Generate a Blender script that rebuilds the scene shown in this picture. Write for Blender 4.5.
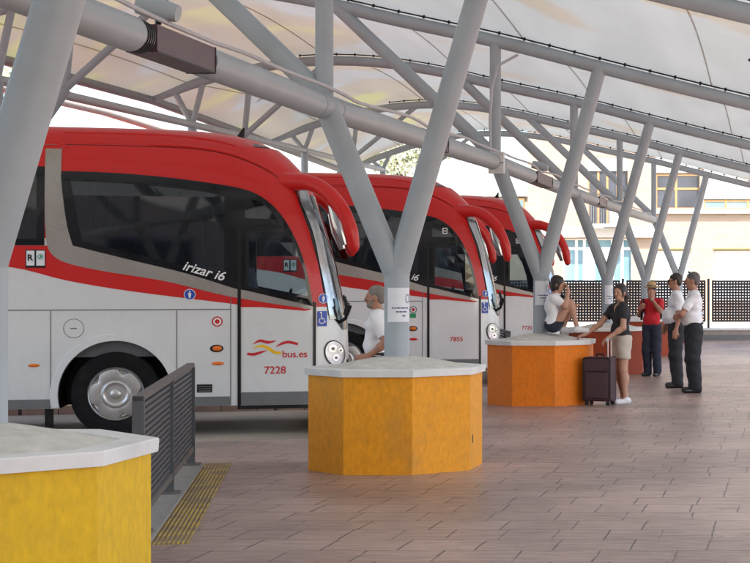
import bpy, bmesh, math, random
import numpy as np
from mathutils import Vector, Matrix
from mathutils.geometry import delaunay_2d_cdt
random.seed(7)
R = math.radians
for o in list(bpy.data.objects): bpy.data.objects.remove(o)
SC = bpy.context.scene; COL = SC.collection

# ------------------------------------------------------------------ camera, world, sun, exposure
cd = bpy.data.cameras.new('camera'); cam = bpy.data.objects.new('camera', cd); COL.objects.link(cam)
cam.location = (0, 0, 1.63); cam.rotation_euler = (R(90), 0, 0)
cd.sensor_width = 36; cd.lens = 81.6; cd.shift_x = -0.549; cd.shift_y = 0.0
cd.clip_start = 0.1; cd.clip_end = 2000
SC.camera = cam
SUN_EL, SUN_AZ = 52.0, 150.0            # azimuth clockwise from +Y: behind the camera, to the right
w = bpy.data.worlds.new('World'); SC.world = w; w.use_nodes = True
nt = w.node_tree; bg = nt.nodes['Background']
sky = nt.nodes.new('ShaderNodeTexSky'); sky.sky_type = 'NISHITA'; sky.sun_disc = False
sky.sun_elevation = R(SUN_EL); sky.sun_rotation = R(SUN_AZ); sky.dust_density = 3.0; sky.air_density = 1.0
nt.links.new(sky.outputs[0], bg.inputs[0]); bg.inputs[1].default_value = 0.15
sd = bpy.data.lights.new('sun', 'SUN'); sun = bpy.data.objects.new('sun', sd); COL.objects.link(sun)
sd.energy = 3.1; sd.angle = R(0.5); sd.color = (1, .95, .87)
_d = Vector((math.sin(R(SUN_AZ))*math.cos(R(SUN_EL)), math.cos(R(SUN_AZ))*math.cos(R(SUN_EL)), math.sin(R(SUN_EL))))
sun.rotation_euler = _d.to_track_quat('Z', 'Y').to_euler()
SC.view_settings.view_transform = 'Standard'; SC.view_settings.look = 'None'
SC.view_settings.gamma = 1; SC.view_settings.use_curve_mapping = False
SC.view_settings.exposure = 1.95
SC.render.engine = 'CYCLES'
SC.cycles.max_bounces = 10; SC.cycles.transparent_max_bounces = 12

# ------------------------------------------------------------------ materials
def mat(name, col, rough=.5, metal=0, var=.12, scale=6, bump=0, bscale=40, spec=.5, coat=0, dirt=None, dscale=1.5, damt=.5, stretch=(1,1,1), dlo=.5, dhi=.75):
    m = bpy.data.materials.new(name); m.use_nodes = True
    n = m.node_tree.nodes; l = m.node_tree.links; b = n['Principled BSDF']
    tc = n.new('ShaderNodeTexCoord'); mp = n.new('ShaderNodeMapping'); mp.inputs['Scale'].default_value = stretch
    l.new(tc.outputs['Object'], mp.inputs[0])
    nz = n.new('ShaderNodeTexNoise'); nz.inputs['Scale'].default_value = scale; nz.inputs['Detail'].default_value = 6
    l.new(mp.outputs[0], nz.inputs[0])
    mr = n.new('ShaderNodeMapRange'); mr.inputs[3].default_value = 1-var; mr.inputs[4].default_value = 1+var
    mr.inputs[1].default_value = .25; mr.inputs[2].default_value = .75
    l.new(nz.outputs[0], mr.inputs[0])
    mx = n.new('ShaderNodeVectorMath'); mx.operation = 'SCALE'; mx.inputs[0].default_value = col[:3]
    l.new(mr.outputs[0], mx.inputs['Scale']); out = mx.outputs[0]
    if dirt:
        n2 = n.new('ShaderNodeTexNoise'); n2.inputs['Scale'].default_value = dscale; n2.inputs['Detail'].default_value = 8; n2.inputs['Roughness'].default_value = .65
        l.new(mp.outputs[0], n2.inputs[0])
        r2 = n.new('ShaderNodeMapRange'); r2.inputs[1].default_value = dlo; r2.inputs[2].default_value = dhi; r2.inputs[4].default_value = damt
        l.new(n2.outputs[0], r2.inputs[0])
        mm = n.new('ShaderNodeMix'); mm.data_type = 'RGBA'; l.new(r2.outputs[0], mm.inputs[0]); l.new(out, mm.inputs[6]); mm.inputs[7].default_value = (*dirt, 1)
        out = mm.outputs[2]
    l.new(out, b.inputs['Base Color'])
    rr = n.new('ShaderNodeMapRange'); rr.inputs[3].default_value = max(0, rough-.08); rr.inputs[4].default_value = min(1, rough+.1)
    l.new(nz.outputs[0], rr.inputs[0]); l.new(rr.outputs[0], b.inputs['Roughness'])
    b.inputs['Metallic'].default_value = metal; b.inputs['Specular IOR Level'].default_value = spec
    b.inputs['Coat Weight'].default_value = coat; b.inputs['Coat Roughness'].default_value = .06
    if bump:
        n3 = n.new('ShaderNodeTexNoise'); n3.inputs['Scale'].default_value = bscale; n3.inputs['Detail'].default_value = 4
        l.new(mp.outputs[0], n3.inputs[0])
        bp = n.new('ShaderNodeBump'); bp.inputs['Strength'].default_value = bump; bp.inputs['Distance'].default_value = .02
        l.new(n3.outputs[0], bp.inputs['Height']); l.new(bp.outputs[0], b.inputs['Normal'])
    return m
M = {}
M['steel'] = mat('grey_steel_paint', (.335,.375,.405), .45, var=.09, scale=3, bump=.03, bscale=60, spec=.35, dirt=(.24,.24,.23), dscale=1.2, damt=.3, dlo=.5, dhi=.7)
M['steel_dark'] = mat('purlin_steel_paint', (.19,.195,.21), .5, var=.08)
M['cap_white'] = mat('white_rim_slab', (.74,.73,.70), .55, var=.08, bump=.05, dirt=(.36,.34,.31), dscale=3, damt=.5)
M['concrete'] = mat('mound_mortar', (.62,.59,.53), .85, var=.14, scale=12, bump=.2, bscale=60, spec=.2, dirt=(.36,.33,.28), dscale=4, damt=.55)
def planter_mat(n, c, d): return mat(n, c, .55, var=.13, scale=22, bump=.12, bscale=70, spec=.25, dirt=d, dscale=2.4, damt=.45, stretch=(1.6,1.6,.8), dlo=.5, dhi=.75)
M['yellow'] = planter_mat('yellow_planter_paint', (.74,.44,.014), (.40,.25,.05))
M['amber'] = planter_mat('amber_planter_paint', (.80,.32,.016), (.42,.22,.07))
M['orange'] = planter_mat('orange_planter_paint', (.76,.19,.010), (.5,.14,.02))
M['brick_red'] = planter_mat('red_planter_paint', (.30,.05,.018), (.2,.035,.02))
M['bus_silver'] = mat('bus_silver_paint', (.68,.69,.69), .38, .1, var=.03, scale=2, coat=.5, dirt=(.40,.39,.37), dscale=2, damt=.35)
M['bus_white'] = mat('bus_pearl_paint', (.74,.74,.75), .33, .1, var=.03, scale=2, coat=.5, dirt=(.5,.49,.47), dscale=2, damt=.3)
M['bus_red'] = mat('bus_red_paint', (.57,.009,.008), .4, var=.05, scale=2, spec=.35, coat=.25, dirt=(.38,.012,.012), dscale=2, damt=.4)
M['stripe_silver'] = mat('brushed_stripe', (.36,.34,.315), .27, .75, var=.10, scale=1.6, bump=.1, bscale=1.2)
M['chrome'] = mat('chrome', (.8,.8,.8), .08, 1, var=.03, bump=.25, bscale=3)
M['pillar_chrome'] = mat('brushed_pillar', (.42,.43,.44), .16, 1, var=.1, bump=.2, bscale=4)
M['skirt'] = mat('skirt_grey', (.17,.175,.18), .5, .2, var=.1)
M['black'] = mat('black_trim', (.009,.009,.010), .35, spec=.3, var=.2)
M['frit'] = mat('black_glass_border', (.006,.007,.008), .08, spec=.4, var=.1)
M['lens'] = mat('headlight_lens', (.62,.64,.66), .15, .5, var=.25, scale=9)
M['rubber'] = mat('tyre_rubber', (.010,.010,.011), .8, spec=.15, var=.2, bump=.15, bscale=30, dirt=(.035,.03,.027), dscale=4, damt=.5)
M['alu'] = mat('wheel_aluminium', (.55,.55,.55), .3, .9, var=.1)
M['orange_lens'] = mat('orange_lens', (.75,.16,.01), .2, var=.05)
M['red_lens'] = mat('red_lens', (.6,.01,.01), .2, var=.05)
M['green_tag'] = mat('green_sticker', (.02,.28,.12), .4)
M['white'] = mat('white_print', (.8,.8,.8), .5, var=.03)
M['blue'] = mat('blue_sticker', (.015,.06,.42), .4, var=.05)
M['red_print'] = mat('red_print', (.55,.012,.02), .4, var=.05)
M['yellow_print'] = mat('yellow_print', (.85,.5,.01), .4, var=.05)
M['navy_print'] = mat('navy_print', (.03,.05,.14), .6)
M['paper'] = mat('notice_paper', (.72,.74,.78), .6, var=.03)
M['asphalt'] = mat('lane_asphalt', (.36,.315,.25), .8, var=.2, scale=.8, bump=.2, bscale=60, dirt=(.20,.18,.155), dscale=.5, damt=.8)
M['barrier'] = mat('barrier_steel', (.075,.08,.09), .5, var=.12, dirt=(.12,.08,.06), dscale=5, damt=.4)
M['plinth'] = mat('plinth_concrete', (.27,.25,.22), .85, var=.2, scale=12, bump=.2)
M['rust'] = mat('rusty_rail', (.12,.105,.10), .6, var=.2)
M['purple'] = mat('plum_box_paint', (.09,.05,.062), .38, var=.08)
M['cable'] = mat('cable_sleeve', (.42,.43,.45), .5)
M['cream'] = mat('cream_brick', (.42,.33,.25), .8, var=.05)
M['ledge'] = mat('white_render', (.48,.46,.43), .8, var=.05)
M['frame_wood'] = mat('varnished_frame', (.34,.19,.08), .5)
M['frame_white'] = mat('white_frame', (.7,.7,.7), .5)
M['pane'] = mat('blue_grey_pane', (.16,.27,.32), .1, var=.3, scale=.8)
M['pane_dark'] = mat('dark_pane', (.05,.055,.07), .1, var=.4, scale=.8)
M['blind'] = mat('white_blind', (.8,.79,.76), .7, var=.02)
M['mesh_black'] = mat('black_fence_steel', (.022,.024,.034), .5, var=.1)
M['wallc'] = mat('kerb_wall', (.34,.29,.25), .8, var=.15, bump=.1)
M['skin'] = mat('skin', (.46,.245,.165), .5, var=.08, scale=20)
M['skin2'] = mat('tanned_skin', (.37,.18,.115), .5, var=.08, scale=20)
M['shirt_white'] = mat('white_cotton', (.76,.76,.78), .85, var=.04, bump=.25, bscale=14)
M['shirt_red'] = mat('red_cotton', (.52,.012,.022), .8, var=.08, bump=.25, bscale=14)
M['shirt_black'] = mat('black_jersey', (.018,.018,.022), .8, var=.15, bump=.2, bscale=14)
M['trouser_black'] = mat('black_trousers', (.014,.015,.02), .8, var=.2, bump=.3, bscale=12)
M['trouser_navy'] = mat('navy_trousers', (.014,.018,.036), .8, var=.2, bump=.3, bscale=12)
M['short_beige'] = mat('beige_shorts', (.50,.43,.36), .85, var=.08, bump=.25, bscale=14)
M['hair_dark'] = mat('dark_hair', (.018,.011,.008), .45, var=.3, scale=30, bump=.4, bscale=60)
M['hair_grey'] = mat('grey_hair', (.19,.165,.14), .6, var=.3, scale=30, bump=.4, bscale=60)
M['hair_short'] = mat('greying_hair', (.10,.09,.085), .6, var=.3, scale=30)
M['shoe_black'] = mat('black_leather', (.012,.012,.013), .35)
M['shoe_white'] = mat('white_sneaker', (.72,.72,.74), .6, var=.05)
M['straw'] = mat('straw', (.50,.34,.17), .8, var=.15, scale=30, bump=.2)
M['case'] = mat('plum_suitcase_fabric', (.055,.022,.026), .6, var=.15, bump=.2, bscale=80)
M['leaf'] = mat('leaves', (.34,.36,.18), .6, var=.4, scale=2)
M['leaf_pale'] = mat('pale_leaves', (.5,.52,.36), .6, var=.3, scale=2)
M['bark'] = mat('bark', (.12,.09,.06), .9, var=.3, bump=.4)
M['seat'] = mat('seat_fabric', (.05,.07,.14), .8, var=.2)
M['interior'] = mat('interior_panel', (.10,.10,.11), .7, var=.1)
M['curtain'] = mat('curtain', (.10,.11,.13), .9, var=.2, stretch=(20,1,1), scale=2)

def glass_mat(name, tint, ior=1.6, gl=(.9,.95,1)):
    m = bpy.data.materials.new(name); m.use_nodes = True; n = m.node_tree.nodes; l = m.node_tree.links; n.clear()
    o = n.new('ShaderNodeOutputMaterial'); t = n.new('ShaderNodeBsdfTransparent'); t.inputs[0].default_value = (*tint, 1)
    g = n.new('ShaderNodeBsdfGlossy'); g.inputs['Roughness'].default_value = .025; g.inputs[0].default_value = (*gl, 1)
    f = n.new('ShaderNodeFresnel'); f.inputs[0].default_value = ior
    tc = n.new('ShaderNodeTexCoord'); nz = n.new('ShaderNodeTexNoise'); nz.inputs['Scale'].default_value = 1.2; l.new(tc.outputs['Object'], nz.inputs[0])
    bp = n.new('ShaderNodeBump'); bp.inputs['Strength'].default_value = .05; bp.inputs['Distance'].default_value = .02; l.new(nz.outputs[0], bp.inputs['Height'])
    l.new(bp.outputs[0], g.inputs['Normal'])
    x = n.new('ShaderNodeMixShader'); l.new(f.outputs[0], x.inputs[0]); l.new(t.outputs[0], x.inputs[1]); l.new(g.outputs[0], x.inputs[2]); l.new(x.outputs[0], o.inputs[0])
    return m
M['glass_dark'] = glass_mat('tinted_side_glass', (.07,.085,.095), 1.72)
M['glass_clear'] = glass_mat('door_glass', (.62,.72,.74), 1.7)
M['glass_screen'] = glass_mat('windscreen_glass', (.5,.58,.58), 1.8)

def membrane_mat():
    m = bpy.data.materials.new('roof_membrane'); m.use_nodes = True; n = m.node_tree.nodes; l = m.node_tree.links; n.clear()
    o = n.new('ShaderNodeOutputMaterial'); tc = n.new('ShaderNodeTexCoord')
    nz = n.new('ShaderNodeTexNoise'); nz.inputs['Scale'].default_value = .4; nz.inputs['Detail'].default_value = 2; l.new(tc.outputs['Object'], nz.inputs[0])
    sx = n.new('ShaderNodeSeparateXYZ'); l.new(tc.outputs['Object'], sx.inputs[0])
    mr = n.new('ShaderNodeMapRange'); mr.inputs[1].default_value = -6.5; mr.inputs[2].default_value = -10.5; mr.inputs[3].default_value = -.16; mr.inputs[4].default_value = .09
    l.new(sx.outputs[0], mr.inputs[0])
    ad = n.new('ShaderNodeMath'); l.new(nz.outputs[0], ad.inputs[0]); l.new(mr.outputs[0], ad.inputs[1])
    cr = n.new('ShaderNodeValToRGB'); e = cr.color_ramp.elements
    e[0].position = .46; e[0].color = (.52,.565,.57,1); e[1].position = .72; e[1].color = (.62,.63,.34,1)  # yellow-green glow through the left side is put into the colour
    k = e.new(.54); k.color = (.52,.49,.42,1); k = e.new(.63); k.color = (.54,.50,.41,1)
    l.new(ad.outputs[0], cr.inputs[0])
    d = n.new('ShaderNodeBsdfDiffuse'); t = n.new('ShaderNodeBsdfTranslucent'); g = n.new('ShaderNodeBsdfGlossy'); g.inputs['Roughness'].default_value = .35
    mp = n.new('ShaderNodeMapping'); mp.inputs['Scale'].default_value = (2.2,.35,1); l.new(tc.outputs['Object'], mp.inputs[0])
    n2 = n.new('ShaderNodeTexNoise'); n2.inputs['Scale'].default_value = .8; n2.inputs['Detail'].default_value = 6; l.new(mp.outputs[0], n2.inputs[0])
    r2 = n.new('ShaderNodeMapRange'); r2.inputs[1].default_value = .35; r2.inputs[2].default_value = .65; r2.inputs[3].default_value = .93; r2.inputs[4].default_value = 1.04; l.new(n2.outputs[0], r2.inputs[0])
    vm = n.new('ShaderNodeVectorMath'); vm.operation = 'SCALE'; l.new(cr.outputs[0], vm.inputs[0]); l.new(r2.outputs[0], vm.inputs['Scale'])
    l.new(vm.outputs[0], d.inputs[0]); l.new(vm.outputs[0], t.inputs[0])
    x = n.new('ShaderNodeMixShader'); x.inputs[0].default_value = .14; l.new(d.outputs[0], x.inputs[1]); l.new(t.outputs[0], x.inputs[2])
    y = n.new('ShaderNodeMixShader'); y.inputs[0].default_value = .06; l.new(x.outputs[0], y.inputs[1]); l.new(g.outputs[0], y.inputs[2]); l.new(y.outputs[0], o.inputs[0])
    return m
M['membrane'] = membrane_mat()
M['seam'] = M['membrane']

def paver_mat():
    m = bpy.data.materials.new('stamped_pavers'); m.use_nodes = True; n = m.node_tree.nodes; l = m.node_tree.links; b = n['Principled BSDF']
    tc = n.new('ShaderNodeTexCoord')
    wz = n.new('ShaderNodeTexNoise'); wz.inputs['Scale'].default_value = 2.2; l.new(tc.outputs['Object'], wz.inputs[0])
    wv = n.new('ShaderNodeVectorMath'); wv.operation = 'SCALE'; wv.inputs['Scale'].default_value = .03; l.new(wz.outputs['Color'], wv.inputs[0])
    wa = n.new('ShaderNodeVectorMath'); l.new(tc.outputs['Object'], wa.inputs[0]); l.new(wv.outputs[0], wa.inputs[1])
    br = n.new('ShaderNodeTexBrick'); br.inputs['Scale'].default_value = 1; br.inputs['Brick Width'].default_value = .46; br.inputs['Row Height'].default_value = .44
    br.inputs['Mortar Size'].default_value = .0075; br.inputs['Mortar Smooth'].default_value = .35; br.offset = .38; br.offset_frequency = 2; br.squash = .72; br.squash_frequency = 3
    br.inputs['Color1'].default_value = (0,0,0,1); br.inputs['Color2'].default_value = (1,1,1,1); br.inputs['Mortar'].default_value = (.5,.5,.5,1)
    l.new(wa.outputs[0], br.inputs[0])
    cr = n.new('ShaderNodeValToRGB'); e = cr.color_ramp.elements
    e[0].color = (.285,.190,.155,1); e[1].color = (.335,.23,.19,1)
    l.new(br.outputs[0], cr.inputs[0])
    # streaks and worn patches
    mp = n.new('ShaderNodeMapping'); mp.inputs['Scale'].default_value = (1.0,5.5,1); l.new(tc.outputs['Object'], mp.inputs[0])
    st = n.new('ShaderNodeTexNoise'); st.inputs['Scale'].default_value = 3.5; st.inputs['Detail'].default_value = 8; st.inputs['Roughness'].default_value = .7; l.new(mp.outputs[0], st.inputs[0])
    sr = n.new('ShaderNodeMapRange'); sr.inputs[1].default_value = .3; sr.inputs[2].default_value = .7; sr.inputs[3].default_value = .82; sr.inputs[4].default_value = 1.25; l.new(st.outputs[0], sr.inputs[0])
    pt = n.new('ShaderNodeTexNoise'); pt.inputs['Scale'].default_value = .55; pt.inputs['Detail'].default_value = 5; l.new(tc.outputs['Object'], pt.inputs[0])
    pr = n.new('ShaderNodeMapRange'); pr.inputs[1].default_value = .38; pr.inputs[2].default_value = .66; pr.inputs[3].default_value = .8; pr.inputs[4].default_value = 1.32; l.new(pt.outputs[0], pr.inputs[0])
    m1 = n.new('ShaderNodeMath'); m1.operation = 'MULTIPLY'; l.new(sr.outputs[0], m1.inputs[0]); l.new(pr.outputs[0], m1.inputs[1])
    v = n.new('ShaderNodeVectorMath'); v.operation = 'SCALE'; l.new(cr.outputs[0], v.inputs[0]); l.new(m1.outputs[0], v.inputs['Scale'])
    mo = n.new('ShaderNodeMath'); mo.operation = 'MULTIPLY'; mo.inputs[1].default_value = .95
    pm = n.new('ShaderNodeMapRange'); pm.inputs[1].default_value = .28; pm.inputs[2].default_value = .5; l.new(wz.outputs[0], pm.inputs[0])
    m2 = n.new('ShaderNodeMath'); m2.operation = 'MULTIPLY'; l.new(br.outputs['Fac'], m2.inputs[0]); l.new(pm.outputs[0], m2.inputs[1]); l.new(m2.outputs[0], mo.inputs[0])
    mx = n.new('ShaderNodeMix'); mx.data_type = 'RGBA'; l.new(mo.outputs[0], mx.inputs[0]); l.new(v.outputs[0], mx.inputs[6]); mx.inputs[7].default_value = (.035,.026,.024,1)
    vo = n.new('ShaderNodeTexVoronoi'); vo.inputs['Scale'].default_value = 1.7; l.new(tc.outputs['Object'], vo.inputs['Vector'])
    vr = n.new('ShaderNodeMapRange'); vr.inputs[1].default_value = .035; vr.inputs[2].default_value = .06; vr.inputs[3].default_value = .55; vr.inputs[4].default_value = 0; l.new(vo.outputs['Distance'], vr.inputs[0])
    gm = n.new('ShaderNodeMix'); gm.data_type = 'RGBA'; l.new(vr.outputs[0], gm.inputs[0]); l.new(mx.outputs[2], gm.inputs[6]); gm.inputs[7].default_value = (.07,.055,.05,1)
    oz = n.new('ShaderNodeTexNoise'); oz.inputs['Scale'].default_value = .9; oz.inputs['Detail'].default_value = 3; oz.inputs['Distortion'].default_value = .6; l.new(tc.outputs['Object'], oz.inputs[0])
    orr = n.new('ShaderNodeMapRange'); orr.inputs[1].default_value = .64; orr.inputs[2].default_value = .74; orr.inputs[4].default_value = .5; l.new(oz.outputs[0], orr.inputs[0])
    om = n.new('ShaderNodeMix'); om.data_type = 'RGBA'; l.new(orr.outputs[0], om.inputs[0]); l.new(gm.outputs[2], om.inputs[6]); om.inputs[7].default_value = (.10,.08,.075,1)
    l.new(om.outputs[2], b.inputs['Base Color'])
    rr = n.new('ShaderNodeMapRange'); rr.inputs[1].default_value = .3; rr.inputs[2].default_value = .7; rr.inputs[3].default_value = .5; rr.inputs[4].default_value = .24; l.new(st.outputs[0], rr.inputs[0]); l.new(rr.outputs[0], b.inputs['Roughness'])
    b.inputs['Specular IOR Level'].default_value = .55
    sb = n.new('ShaderNodeMath'); sb.operation = 'SUBTRACT'; l.new(st.outputs[0], sb.inputs[0]); l.new(br.outputs['Fac'], sb.inputs[1])
    bp = n.new('ShaderNodeBump'); bp.inputs['Strength'].default_value = .35; bp.inputs['Distance'].default_value = .012; l.new(sb.outputs[0], bp.inputs['Height']); l.new(bp.outputs[0], b.inputs['Normal'])
    return m
M['paver'] = paver_mat()

def brickwall_mat():
    m = bpy.data.materials.new('cream_brick_facade'); m.use_nodes = True; n = m.node_tree.nodes; l = m.node_tree.links; b = n['Principled BSDF']
    tc = n.new('ShaderNodeTexCoord'); mp = n.new('ShaderNodeMapping'); mp.inputs['Rotation'].default_value = (R(-90),0,0); l.new(tc.outputs['Object'], mp.inputs[0])
    br = n.new('ShaderNodeTexBrick'); br.inputs['Scale'].default_value = 1; br.inputs['Brick Width'].default_value = .5; br.inputs['Row Height'].default_value = .16; br.inputs['Mortar Size'].default_value = .01
    br.inputs['Color1'].default_value = (.29,.22,.17,1); br.inputs['Color2'].default_value = (.33,.255,.195,1); br.inputs['Mortar'].default_value = (.32,.27,.22,1)
    l.new(mp.outputs[0], br.inputs[0]); l.new(br.outputs[0], b.inputs['Base Color']); b.inputs['Roughness'].default_value = .85
    return m
M['facade'] = brickwall_mat()

def tactile_mat():
    m = bpy.data.materials.new('ribbed_warning_strip'); m.use_nodes = True; n = m.node_tree.nodes; l = m.node_tree.links; b = n['Principled BSDF']
    tc = n.new('ShaderNodeTexCoord'); sx = n.new('ShaderNodeSeparateXYZ'); l.new(tc.outputs['Object'], sx.inputs[0])
    mu = n.new('ShaderNodeMath'); mu.operation = 'MULTIPLY'; mu.inputs[1].default_value = 2*math.pi/.028; l.new(sx.outputs[0], mu.inputs[0])
    si = n.new('ShaderNodeMath'); si.operation = 'SINE'; l.new(mu.outputs[0], si.inputs[0])
    nz = n.new('ShaderNodeTexNoise'); nz.inputs['Scale'].default_value = 3; nz.inputs['Detail'].default_value = 8; l.new(tc.outputs['Object'], nz.inputs[0])
    ad = n.new('ShaderNodeMath'); l.new(si.outputs[0], ad.inputs[0]); n2 = n.new('ShaderNodeMapRange'); n2.inputs[1].default_value = .35; n2.inputs[2].default_value = .65; n2.inputs[3].default_value = .5; n2.inputs[4].default_value = -1.3
    l.new(nz.outputs[0], n2.inputs[0]); l.new(n2.outputs[0], ad.inputs[1])
    cr = n.new('ShaderNodeValToRGB'); e = cr.color_ramp.elements; e[0].position = .0; e[0].color = (.25,.17,.08,1); e[1].position = .7; e[1].color = (.62,.40,.05,1)
    l.new(ad.outputs[0], cr.inputs[0]); l.new(cr.outputs[0], b.inputs['Base Color']); b.inputs['Roughness'].default_value = .7
    bp = n.new('ShaderNodeBump'); bp.inputs['Strength'].default_value = .6; bp.inputs['Distance'].default_value = .006; l.new(si.outputs[0], bp.inputs['Height']); l.new(bp.outputs[0], b.inputs['Normal'])
    return m
M['tactile'] = tactile_mat()

# ------------------------------------------------------------------ mesh helpers
class MB:
    def __init__(s): s.v = []; s.f = []; s.mi = []; s.m = 0
    def add(s, vs, fs):
        b = len(s.v); s.v += [tuple(v) for v in vs]; s.f += [tuple(i+b for i in f) for f in fs]; s.mi += [s.m]*len(fs); return s
    def box(s, x0, x1, y0, y1, z0, z1, T=None):
        vs = [Vector(p) for p in ((x0,y0,z0),(x1,y0,z0),(x1,y1,z0),(x0,y1,z0),(x0,y0,z1),(x1,y0,z1),(x1,y1,z1),(x0,y1,z1))]
        if T: vs = [T @ v for v in vs]
        return s.add(vs, [(0,3,2,1),(4,5,6,7),(0,1,5,4),(1,2,6,5),(2,3,7,6),(3,0,4,7)])
    def path(s, pts, rad, n=16, caps=True, squash=None):
        pts = [Vector(p) for p in pts]
        if not hasattr(rad, '__len__'): rad = [rad]*len(pts)
        vs = []; fs = []; prev = None
        for i, p in enumerate(pts):
            t = (pts[min(i+1, len(pts)-1)] - pts[max(i-1, 0)]).normalized()
            if prev is None:
                a = Vector((0,0,1)) if abs(t.z) < .95 else Vector((1,0,0)); u = t.cross(a).normalized()
            else: u = (prev - t*prev.dot(t)).normalized()
            prev = u; v = t.cross(u)
            for k in range(n):
                an = 2*math.pi*k/n; q = (u*math.cos(an) + v*math.sin(an))*rad[i]
                if squash: q.y *= squash
                vs.append(p + q)
        for i in range(len(pts)-1):
            for k in range(n):
                a = i*n+k; b = i*n+(k+1)%n; fs.append((a, b, b+n, a+n))
        if caps: fs.append(tuple(range(n-1, -1, -1))); fs.append(tuple((len(pts)-1)*n+k for k in range(n)))
        return s.add(vs, fs)
    def lathe(s, prof, n=32, T=None, closed=False):
        vs = []; fs = []
        for r, z in prof:
            for k in range(n):
                a = 2*math.pi*k/n; v = Vector((r*math.cos(a), r*math.sin(a), z)); vs.append(T @ v if T else v)
        for i in range(len(prof)-1):
            for k in range(n):
                a = i*n+k; b = i*n+(k+1)%n; fs.append((a, b, b+n, a+n))
        if prof[0][0] > 1e-5: fs.append(tuple(range(n-1, -1, -1)))
        if prof[-1][0] > 1e-5: fs.append(tuple((len(prof)-1)*n+k for k in range(n)))
        return s.add(vs, fs)
    def prism(s, poly, d0, d1, T):     # poly in (a,b), depth along third; T maps (a,b,d)
        n = len(poly); vs = [T(a, b, d0) for a, b in poly] + [T(a, b, d1) for a, b in poly]
        fs = [tuple(range(n-1, -1, -1)), tuple(range(n, 2*n))] + [(i, (i+1)%n, n+(i+1)%n, n+i) for i in range(n)]
        return s.add(vs, fs)
    def ball(s, c, r, nu=20, nv=12, T=None):
        prof = [(math.sin(math.pi*i/nv), -math.cos(math.pi*i/nv)) for i in range(nv+1)]
        rr = r if hasattr(r, '__len__') else (r, r, r)
        D = Matrix.Translation(c) @ Matrix.Diagonal((*rr, 1))
        if T: D = T @ D
        return s.lathe([(max(a, 0), b) for a, b in prof], nu, D)
    def build(s, name, m, parent=None, smooth=False, weld=False, auto=None):
        me = bpy.data.meshes.new(name); me.from_pydata(s.v, [], s.f)
        for mm in (m if isinstance(m, (list, tuple)) else [m]): me.materials.append(mm)
        for p, i in zip(me.polygons, s.mi): p.material_index = i
        if weld or smooth or auto:
            bm = bmesh.new(); bm.from_mesh(me); bmesh.ops.remove_doubles(bm, verts=bm.verts, dist=1e-5)
            bmesh.ops.recalc_face_normals(bm, faces=bm.faces); bm.to_mesh(me); bm.free()
        if smooth or auto:
            for p in me.polygons: p.use_smooth = True
            try: me.set_sharp_from_angle(angle=R(auto or 40))
            except Exception: pass
        me.update()
        o = bpy.data.objects.new(name, me); COL.objects.link(o)
        if parent: o.parent = parent
        return o
def tag(o, label=None, cat=None, group=None, kind=None):
    if label: o['label'] = label
    if cat: o['category'] = cat
    if group: o['group'] = group
    if kind: o['kind'] = kind
    return o
def thing(name, label, cat, loc=(0,0,0), rz=0, group=None):
    o = bpy.data.objects.new(name, None); COL.objects.link(o); o.location = loc; o.rotation_euler = (0,0,rz); o.empty_display_size = .2
    return tag(o, label, cat, group)
def copy_tree(o, parent=None):
    c = o.copy(); COL.objects.link(c)
    if parent: c.parent = parent
    for ch in list(o.children): copy_tree(ch, c)
    return c
def text_obj(name, s, size, m, parent, M4, bold=0, shear=0, align='LEFT'):
    cu = bpy.data.curves.new(name, 'FONT'); cu.body = s; cu.size = size; cu.offset = bold; cu.shear = shear; cu.align_x = align; cu.extrude = .0008
    t = bpy.data.objects.new(name, cu); COL.objects.link(t)
    dg = bpy.context.evaluated_depsgraph_get(); me = bpy.data.meshes.new_from_object(t.evaluated_get(dg))
    bpy.data.objects.remove(t); bpy.data.curves.remove(cu)
    me.transform(M4); me.materials.clear(); me.materials.append(m)
    o = bpy.data.objects.new(name, me); COL.objects.link(o); o.parent = parent
    return o
def lerp(a, b, t): return a + (b-a)*t
def interp(x, xs, ys): return float(np.interp(x, xs, ys))
def smooth_interp(xs, ys):
    xs = np.array(xs, float); ys = np.array(ys, float); m = np.gradient(ys, xs)
    def f(x):
        x = min(max(x, xs[0]), xs[-1]); i = min(int(np.searchsorted(xs, x, side='right'))-1, len(xs)-2); h = xs[i+1]-xs[i]; t = (x-xs[i])/h
        return float((2*t**3-3*t**2+1)*ys[i] + (t**3-2*t**2+t)*h*m[i] + (-2*t**3+3*t**2)*ys[i+1] + (t**3-t**2)*h*m[i+1])
    return f
def gz(y): return -.0075*(min(y, 36) - 14.3)        # platform height
LANE = -.173

# ------------------------------------------------------------------ ground
g = MB(); g.add([(-600,-300,LANE),(600,-300,LANE),(600,900,LANE),(-600,900,LANE)], [(0,1,2,3)])
tag(g.build('bus_lane', M['asphalt']), 'grey asphalt bus lanes under the parked coaches', 'road', kind='structure')
edge = [(-12,-40),(-12,8.1),(-4.2,10.2),(-5.47,14.95),(-12,13.2),(-12,16.0),(-5.0,17.9),(-6.6,23.9),(-12,22.4),(-12,24.9),(-5.0,26.8),(-6.5,32.4),(-12,30.9),(-12,33.4),(-5.0,35.3),(-6.6,41.5),(-30,41.5),(-30,52.0),(40,52.0),(40,-40)]
pl = bmesh.new()
_V, _E, _F, *_r = delaunay_2d_cdt([Vector(p) for p in edge], [(i, (i+1)%len(edge)) for i in range(len(edge))], [], 0, 1e-5)
def _inside(x, y):
    c = False; j = len(edge)-1
    for i in range(len(edge)):
        xi, yi = edge[i]; xj, yj = edge[j]
        if (yi > y) != (yj > y) and x < (xj-xi)*(y-yi)/(yj-yi)+xi: c = not c
        j = i
    return c
_bv = [pl.verts.new((v.x, v.y, 0)) for v in _V]
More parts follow.
